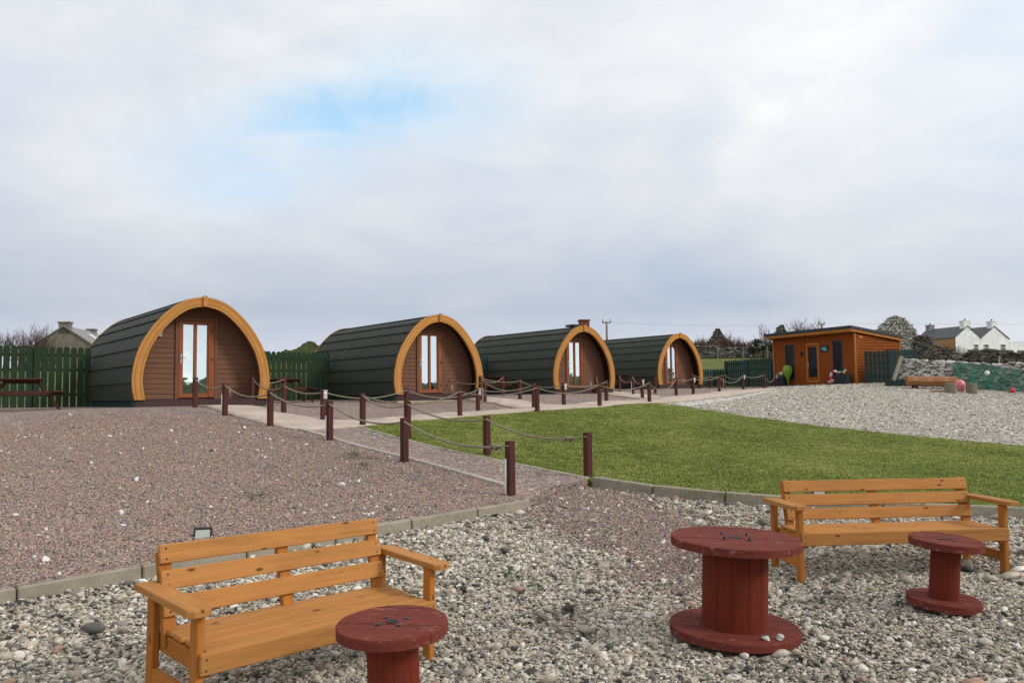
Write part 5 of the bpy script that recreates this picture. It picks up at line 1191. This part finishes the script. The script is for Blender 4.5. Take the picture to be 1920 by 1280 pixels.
mb = MB(); mb.cyl((0, 0, -.36), .04, .10, 10); mb.build('rope_eye', M_black, r); tag(r, 'pink buoy with a drawn face between two log stumps', 'buoy')
p = gpt(1758, 732, 36.6); mb = MB(); mb.box((0, 0, .03), (.62, .16, .045), ch=.006); o = mb.build('plank', M_log); o.location = p; o.rotation_euler = (0, 0, -.08); tag(o, 'short pale plank lying on gravel below the log', 'plank')
# net hung over the wall
mb = MB(); dirw = (wb-wa); Lw = dirw.to_2d().length; dw = Vector((dirw.x, dirw.y, 0)).normalized(); nw = Vector((dw.y, -dw.x, 0))
t0 = (1797-1692)/(1960-1692)*.97; NX, NZ = 50, 14; V = []
for i in range(NX+1):
    t = t0+(1-t0)*i/NX; gz = wa.z+(wb.z-wa.z)*t
    for j in range(NZ+1):
        hz = 1.27*j/NZ*(1-.12*min(1, max(0, (i/NX-.2)*2.)))+(.02 if j == 0 else 0); off = .26-.16*hz+.02*math.sin(i*.9+j*.7)+.015*math.sin(i*2.3-j)
        q = wa+dw*(Lw*t); V.append((q.x+nw.x*off+dw.x*.03*math.sin(j*.8), q.y+nw.y*off, gz+hz))
Fs = [(i*(NZ+1)+j, (i+1)*(NZ+1)+j, (i+1)*(NZ+1)+j+1, i*(NZ+1)+j+1) for i in range(NX) for j in range(NZ)]
cn = Vector(V[0]); mb.add([Vector(v)-cn for v in V], Fs, V); o = mb.build('fishing_net', M_net); o.location = cn; tag(o, 'green fishing net hung over the pale stone wall', 'net')
for px, py, rad_, m_, lab in ((1851, 699, .11, M_white_pl, 'small white float caught in the green net'), (1898.5, 732, .12, M_red, 'small red float at the foot of the green net')):
    d_ = 37.4-(px-1851)*.012; q = P(px, py, d_-.1); mb = MB(); mb.blob((0, 0, 0), (rad_, rad_, rad_), 3, 0, 0, smooth=True); o = mb.build('net_float', m_); o.location = q; tag(o, lab, 'float')
mb = MB(); a, b = P(1872, 684, 38.6), P(1874.5, 668, 38.8); mb.bar(a, b, .06, .05, up=(0, 1, 0)); o = mb.build('stick', M_grey_wood); tag(o, 'pale stick standing on top of the netted wall', 'stick')

# ------------------------------------------------------------------ vegetation
def twig_tree(mb, base, h, spread, n, seed, lean=0., depth=3, r0=.05):
    rr = random.Random(seed)
    def grow(p, d, L, r, k):
        pts = [p]; q = Vector(p); dd = Vector(d)
        for s in range(3):
            dd = (dd+Vector((rr.gauss(0, .16)+lean*.1, rr.gauss(0, .16), .10))).normalized(); q = q+dd*(L/3); pts.append(q.copy())
        mb.tube(pts, [r, r*.85, r*.68, r*.5], 3, False, False)
        if k > 0:
            for c in range(rr.choice([2, 3, 3, 4]) if k > 1 else rr.choice([3, 4, 5])):
                i = rr.choice([1, 2, 3]); nd = (dd+Vector((rr.gauss(0, .55), rr.gauss(0, .55), rr.uniform(-.1, .5)))).normalized(); grow(pts[i], nd, L*rr.uniform(.5, .8), r*.55, k-1)
    for i in range(n):
        a = rr.uniform(0, 6.28); grow(Vector(base)+Vector((rr.uniform(-spread, spread)*.3, rr.uniform(-spread, spread)*.3, -.1)), Vector((math.cos(a)*.5*spread/h, math.sin(a)*.5*spread/h, 1)).normalized(), h*rr.uniform(.42, .55), r0*rr.uniform(.7, 1), depth)
def tree(px, ytop, d, spread, label, seed, m=M_bark, n=3, depth=3, name='bare_tree', r0=.05, cat='tree', grp='bare trees and brambles', ybase=None):
    g_ = at(px, d); top = P(px, ytop, d).z; h = top-g_.z; mb = MB(); twig_tree(mb, (0, 0, 0), h*.95, spread, n, seed, depth=depth, r0=r0)
    o = mb.build('branches', m); r = empty(name, g_); o.parent = r; tag(r, label, cat, grp)
    return r
lt = [(-12, 620, 60, 'bare tree at far left picture edge'), (14, 618, 62, 'bare tree left of the brown house, outermost'), (34, 616, 60, 'bare tree second from the brown house, pale twigs'), (55, 614, 61, 'reddish bare tree left of the brown house, tallest'), (77, 617, 63, 'bare tree next to the brown house gable'), (92, 624, 66, 'low bare tree overlapping the brown house gable')]
for i, (px, yt, d, lb) in enumerate(lt): tree(px, yt, d, 1.7, lb, 40+i, n=6, depth=4, r0=.065)
for i, (px, yt, d, lb) in enumerate([(1448, 612, 96, 'small bare tree left of the rounded ruin above the shed'), (1492, 604, 92, 'bare tree right of the rounded ruin above the shed'), (1514, 600, 93, 'tallest bare tree above the shed roof'), (1530, 604, 92, 'bare tree above the shed roof beside the pole top')]): tree(px, yt, d, 2.0, lb, 60+i, n=5, depth=4, r0=.085)
nm_ = ['leftmost bramble clump above the field wall', 'bramble clump left of the small pointed ruin', 'bramble clump in front of the small pointed ruin', 'bramble clump right of the small pointed ruin', 'tall bramble clump midway above the field wall', 'bramble clump above the field wall towards the shed', 'low bramble clump near the shed end of the field wall']
for i, (px, yt) in enumerate([(1312, 632), (1324, 634), (1345, 640), (1366, 624), (1382, 634), (1402, 636), (1420, 644)]):
    tree(px, yt, 97+i*.4, 1.6, nm_[i], 80+i, M_bark2, n=34, depth=3, name='bramble', r0=.055, cat='shrub')
for i, (px, yt, lb) in enumerate([(1764, 640, 'brown bramble in front of cottage timber wall'), (1783, 641, 'brown bramble at the cottage corner'), (1802, 645, 'brown bramble below the white gable left window')]):
    tree(px, yt, 60, .9, lb, 90+i, M_bark2, n=22, depth=3, name='bramble', r0=.022, cat='shrub')
def leafy(px, yt, yb, d, w_, label, seed, n=900, name='evergreen_bush', trunk=False):
    q0, q1 = P(px, yb, d), P(px, yt, d); h = q1.z-q0.z; r = empty(name, q0); rr = random.Random(seed); mb = MB(); lob = [(rr.uniform(-w_*.5, w_*.5), rr.uniform(-w_*.4, w_*.4), h*rr.uniform(.45, .8), w_*rr.uniform(.28, .45)) for _ in range(7)]
    for k in range(n):
        l = rr.choice(lob); v = Vector((rr.gauss(0, 1), rr.gauss(0, 1), rr.gauss(0, 1))).normalized()*l[3]*rr.uniform(.6, 1.05); c = Vector((l[0]+v.x, l[1]+v.y, min(max(l[2]+v.z*h/w_*.6, .05), h)))
        a = Vector((rr.gauss(0, 1), rr.gauss(0, 1), rr.gauss(0, 1))).normalized()*.10; b_ = a.cross(Vector((rr.gauss(0, 1), rr.gauss(0, 1), 1))).normalized()*.06; mb.add([c-a, c+b_, c+a, c-b_], [(0, 1, 2, 3)])
    mb.build('foliage', M_shrub, r); st = MB(); st.tube([(0, 0, -.2), (.05, 0, h*.3), (0, .05, h*.7)], [.12, .09, .04], 6); st.build('trunk', M_bark, r); tag(r, label, 'bush', 'evergreen bushes'); return r
leafy(1431, 634, 668, 88, 1.5, 'dark evergreen tree on a bent trunk left of the shed', 1, 700); leafy(1443, 642, 668, 88, 1.3, 'dark rounded bush touching the shed roof corner', 2, 600); leafy(1412, 650, 668, 90, 1.2, 'low dark bush left of the evergreen tree', 3, 400)
# wire fence on the field
r = empty('wire_fence', P(1346, 669, 86)); 
pl = [P(px, 670, 86)-r.location for px in (1300, 1346, 1394, 1439)]
for q in pl: mb = MB(); mb.box(q+Vector((0, 0, .55)), (.10, .10, 1.25)); mb.build('post', M_grey_wood, r)
for hz in (.4, .75, 1.1):
    mb = MB(); mb.tube([q+Vector((0, 0, hz)) for q in pl], .008, 4); mb.build('wire', M_dsteel, r)
tag(r, 'wire fence with thin posts in front of the grey field wall', 'fence')
# poles and power line
def pole(px, ytop, d, label, arm, seed):
    g_ = at(px, d); h = P(px, ytop, d).z-g_.z; r = empty('utility_pole', g_); mb = MB(); mb.tube([(0, 0, -.3), (0, 0, h)], [.14, .10], 8); mb.build('pole', M_grey_wood, r)
    mb = MB(); mb.bar((-arm, 0, h-.12), (arm, .15, h-.12), .10, .12); mb.build('crossarm', M_grey_wood, r)
    for s in (-1, 1): mb = MB(); mb.cyl((s*arm*.9, .07*s+.07, h-.06), .05, .26, 8); mb.build('insulator', M_dsteel, r)
    tag(r, label, 'pole', 'utility poles'); return Vector((g_.x, g_.y, g_.z+h))
q1 = pole(1140, 602.5, 88, 'utility pole with crossarm rising behind the last pod', .45, 1); q2 = pole(1545.5, 606, 90, 'utility pole top with two insulators above the shed roof', .36, 2)
mb = MB(); mb.tube([q1+Vector((.4, 0, -.05))]+[q1.lerp(q2, k/16)+Vector((0, 0, -.5*4*(k/16)*(1-k/16)*.6-.05)) for k in range(1, 16)]+[q2+Vector((-.33, 0, 0))]+[q2.lerp(Vector((90, 95, q2.z-.2)), k/6)+Vector((0, 0, -.25*k/6)) for k in (1, 2, 3, 4, 5, 6)], .007, 4); o = mb.build('power_line', M_dsteel); tag(o, 'thin power line crossing the sky above the last pod and shed', 'cable')
# scrub hill
def hill(px, ytop, d, rx, ry, seed):
    c = P(px, ytop, d); base = T(c.x, c.y)-1.5; h = (c.z-base)*.84; n, m = 200, 70; V = []
    for j in range(m+1):
        for i in range(n+1):
            u = -1+2*i/n; v = -1+2*j/m; k = max(0, 1-u*u)**.8*max(0, 1-v*v)**.7; bump = .10*math.sin(u*7+seed)+.06*math.sin(u*17+v*5+seed*2)
            V.append((c.x+u*rx, c.y+v*ry, base+h*(k*(1+bump*.9))+(0 if k <= 0 else .75*(float(vnoise(np.array([u*rx+30]), np.array([v*ry+30]), .9, 21)[0])-.5)+.35*(float(vnoise(np.array([u*rx+30]), np.array([v*ry+30]), .3, 22)[0])-.5))))
    Fs = [(j*(n+1)+i, j*(n+1)+i+1, (j+1)*(n+1)+i+1, (j+1)*(n+1)+i) for j in range(m) for i in range(n)]
    mb = MB(); mb.add(V, Fs, V, 0, True); o = mb.build('hill', M_hill); tag(o, kind='structure')
hill(585, 639, 150, 12, 20, 1); hill(500, 648, 150, 11, 18, 4)

# land on the far side of the bay, behind and to the right of the viewer (mirrored in the door glazing)
V = []; n = 90
for i in range(n+1):
    a = R(-125+160*i/n); k = i/n; hh = 2.0+5.2*math.sin(math.pi*min(1, k*.9))**.6*(1+.25*math.sin(i*.5)+.12*math.sin(i*1.7))+4.5*max(0, (k-.45))
    for rr_, z_ in ((260, -4.), (300, hh*.7), (340, hh), (420, hh*.6), (460, -5)): V.append((rr_*math.cos(a), rr_*math.sin(a), z_+EYE))
Fs = [(i*5+j, (i+1)*5+j, (i+1)*5+j+1, i*5+j+1) for i in range(n) for j in range(4)]
mb = MB(); mb.add(V, Fs, V, 0, True); o = mb.build('headland', M_hill); tag(o, kind='structure')
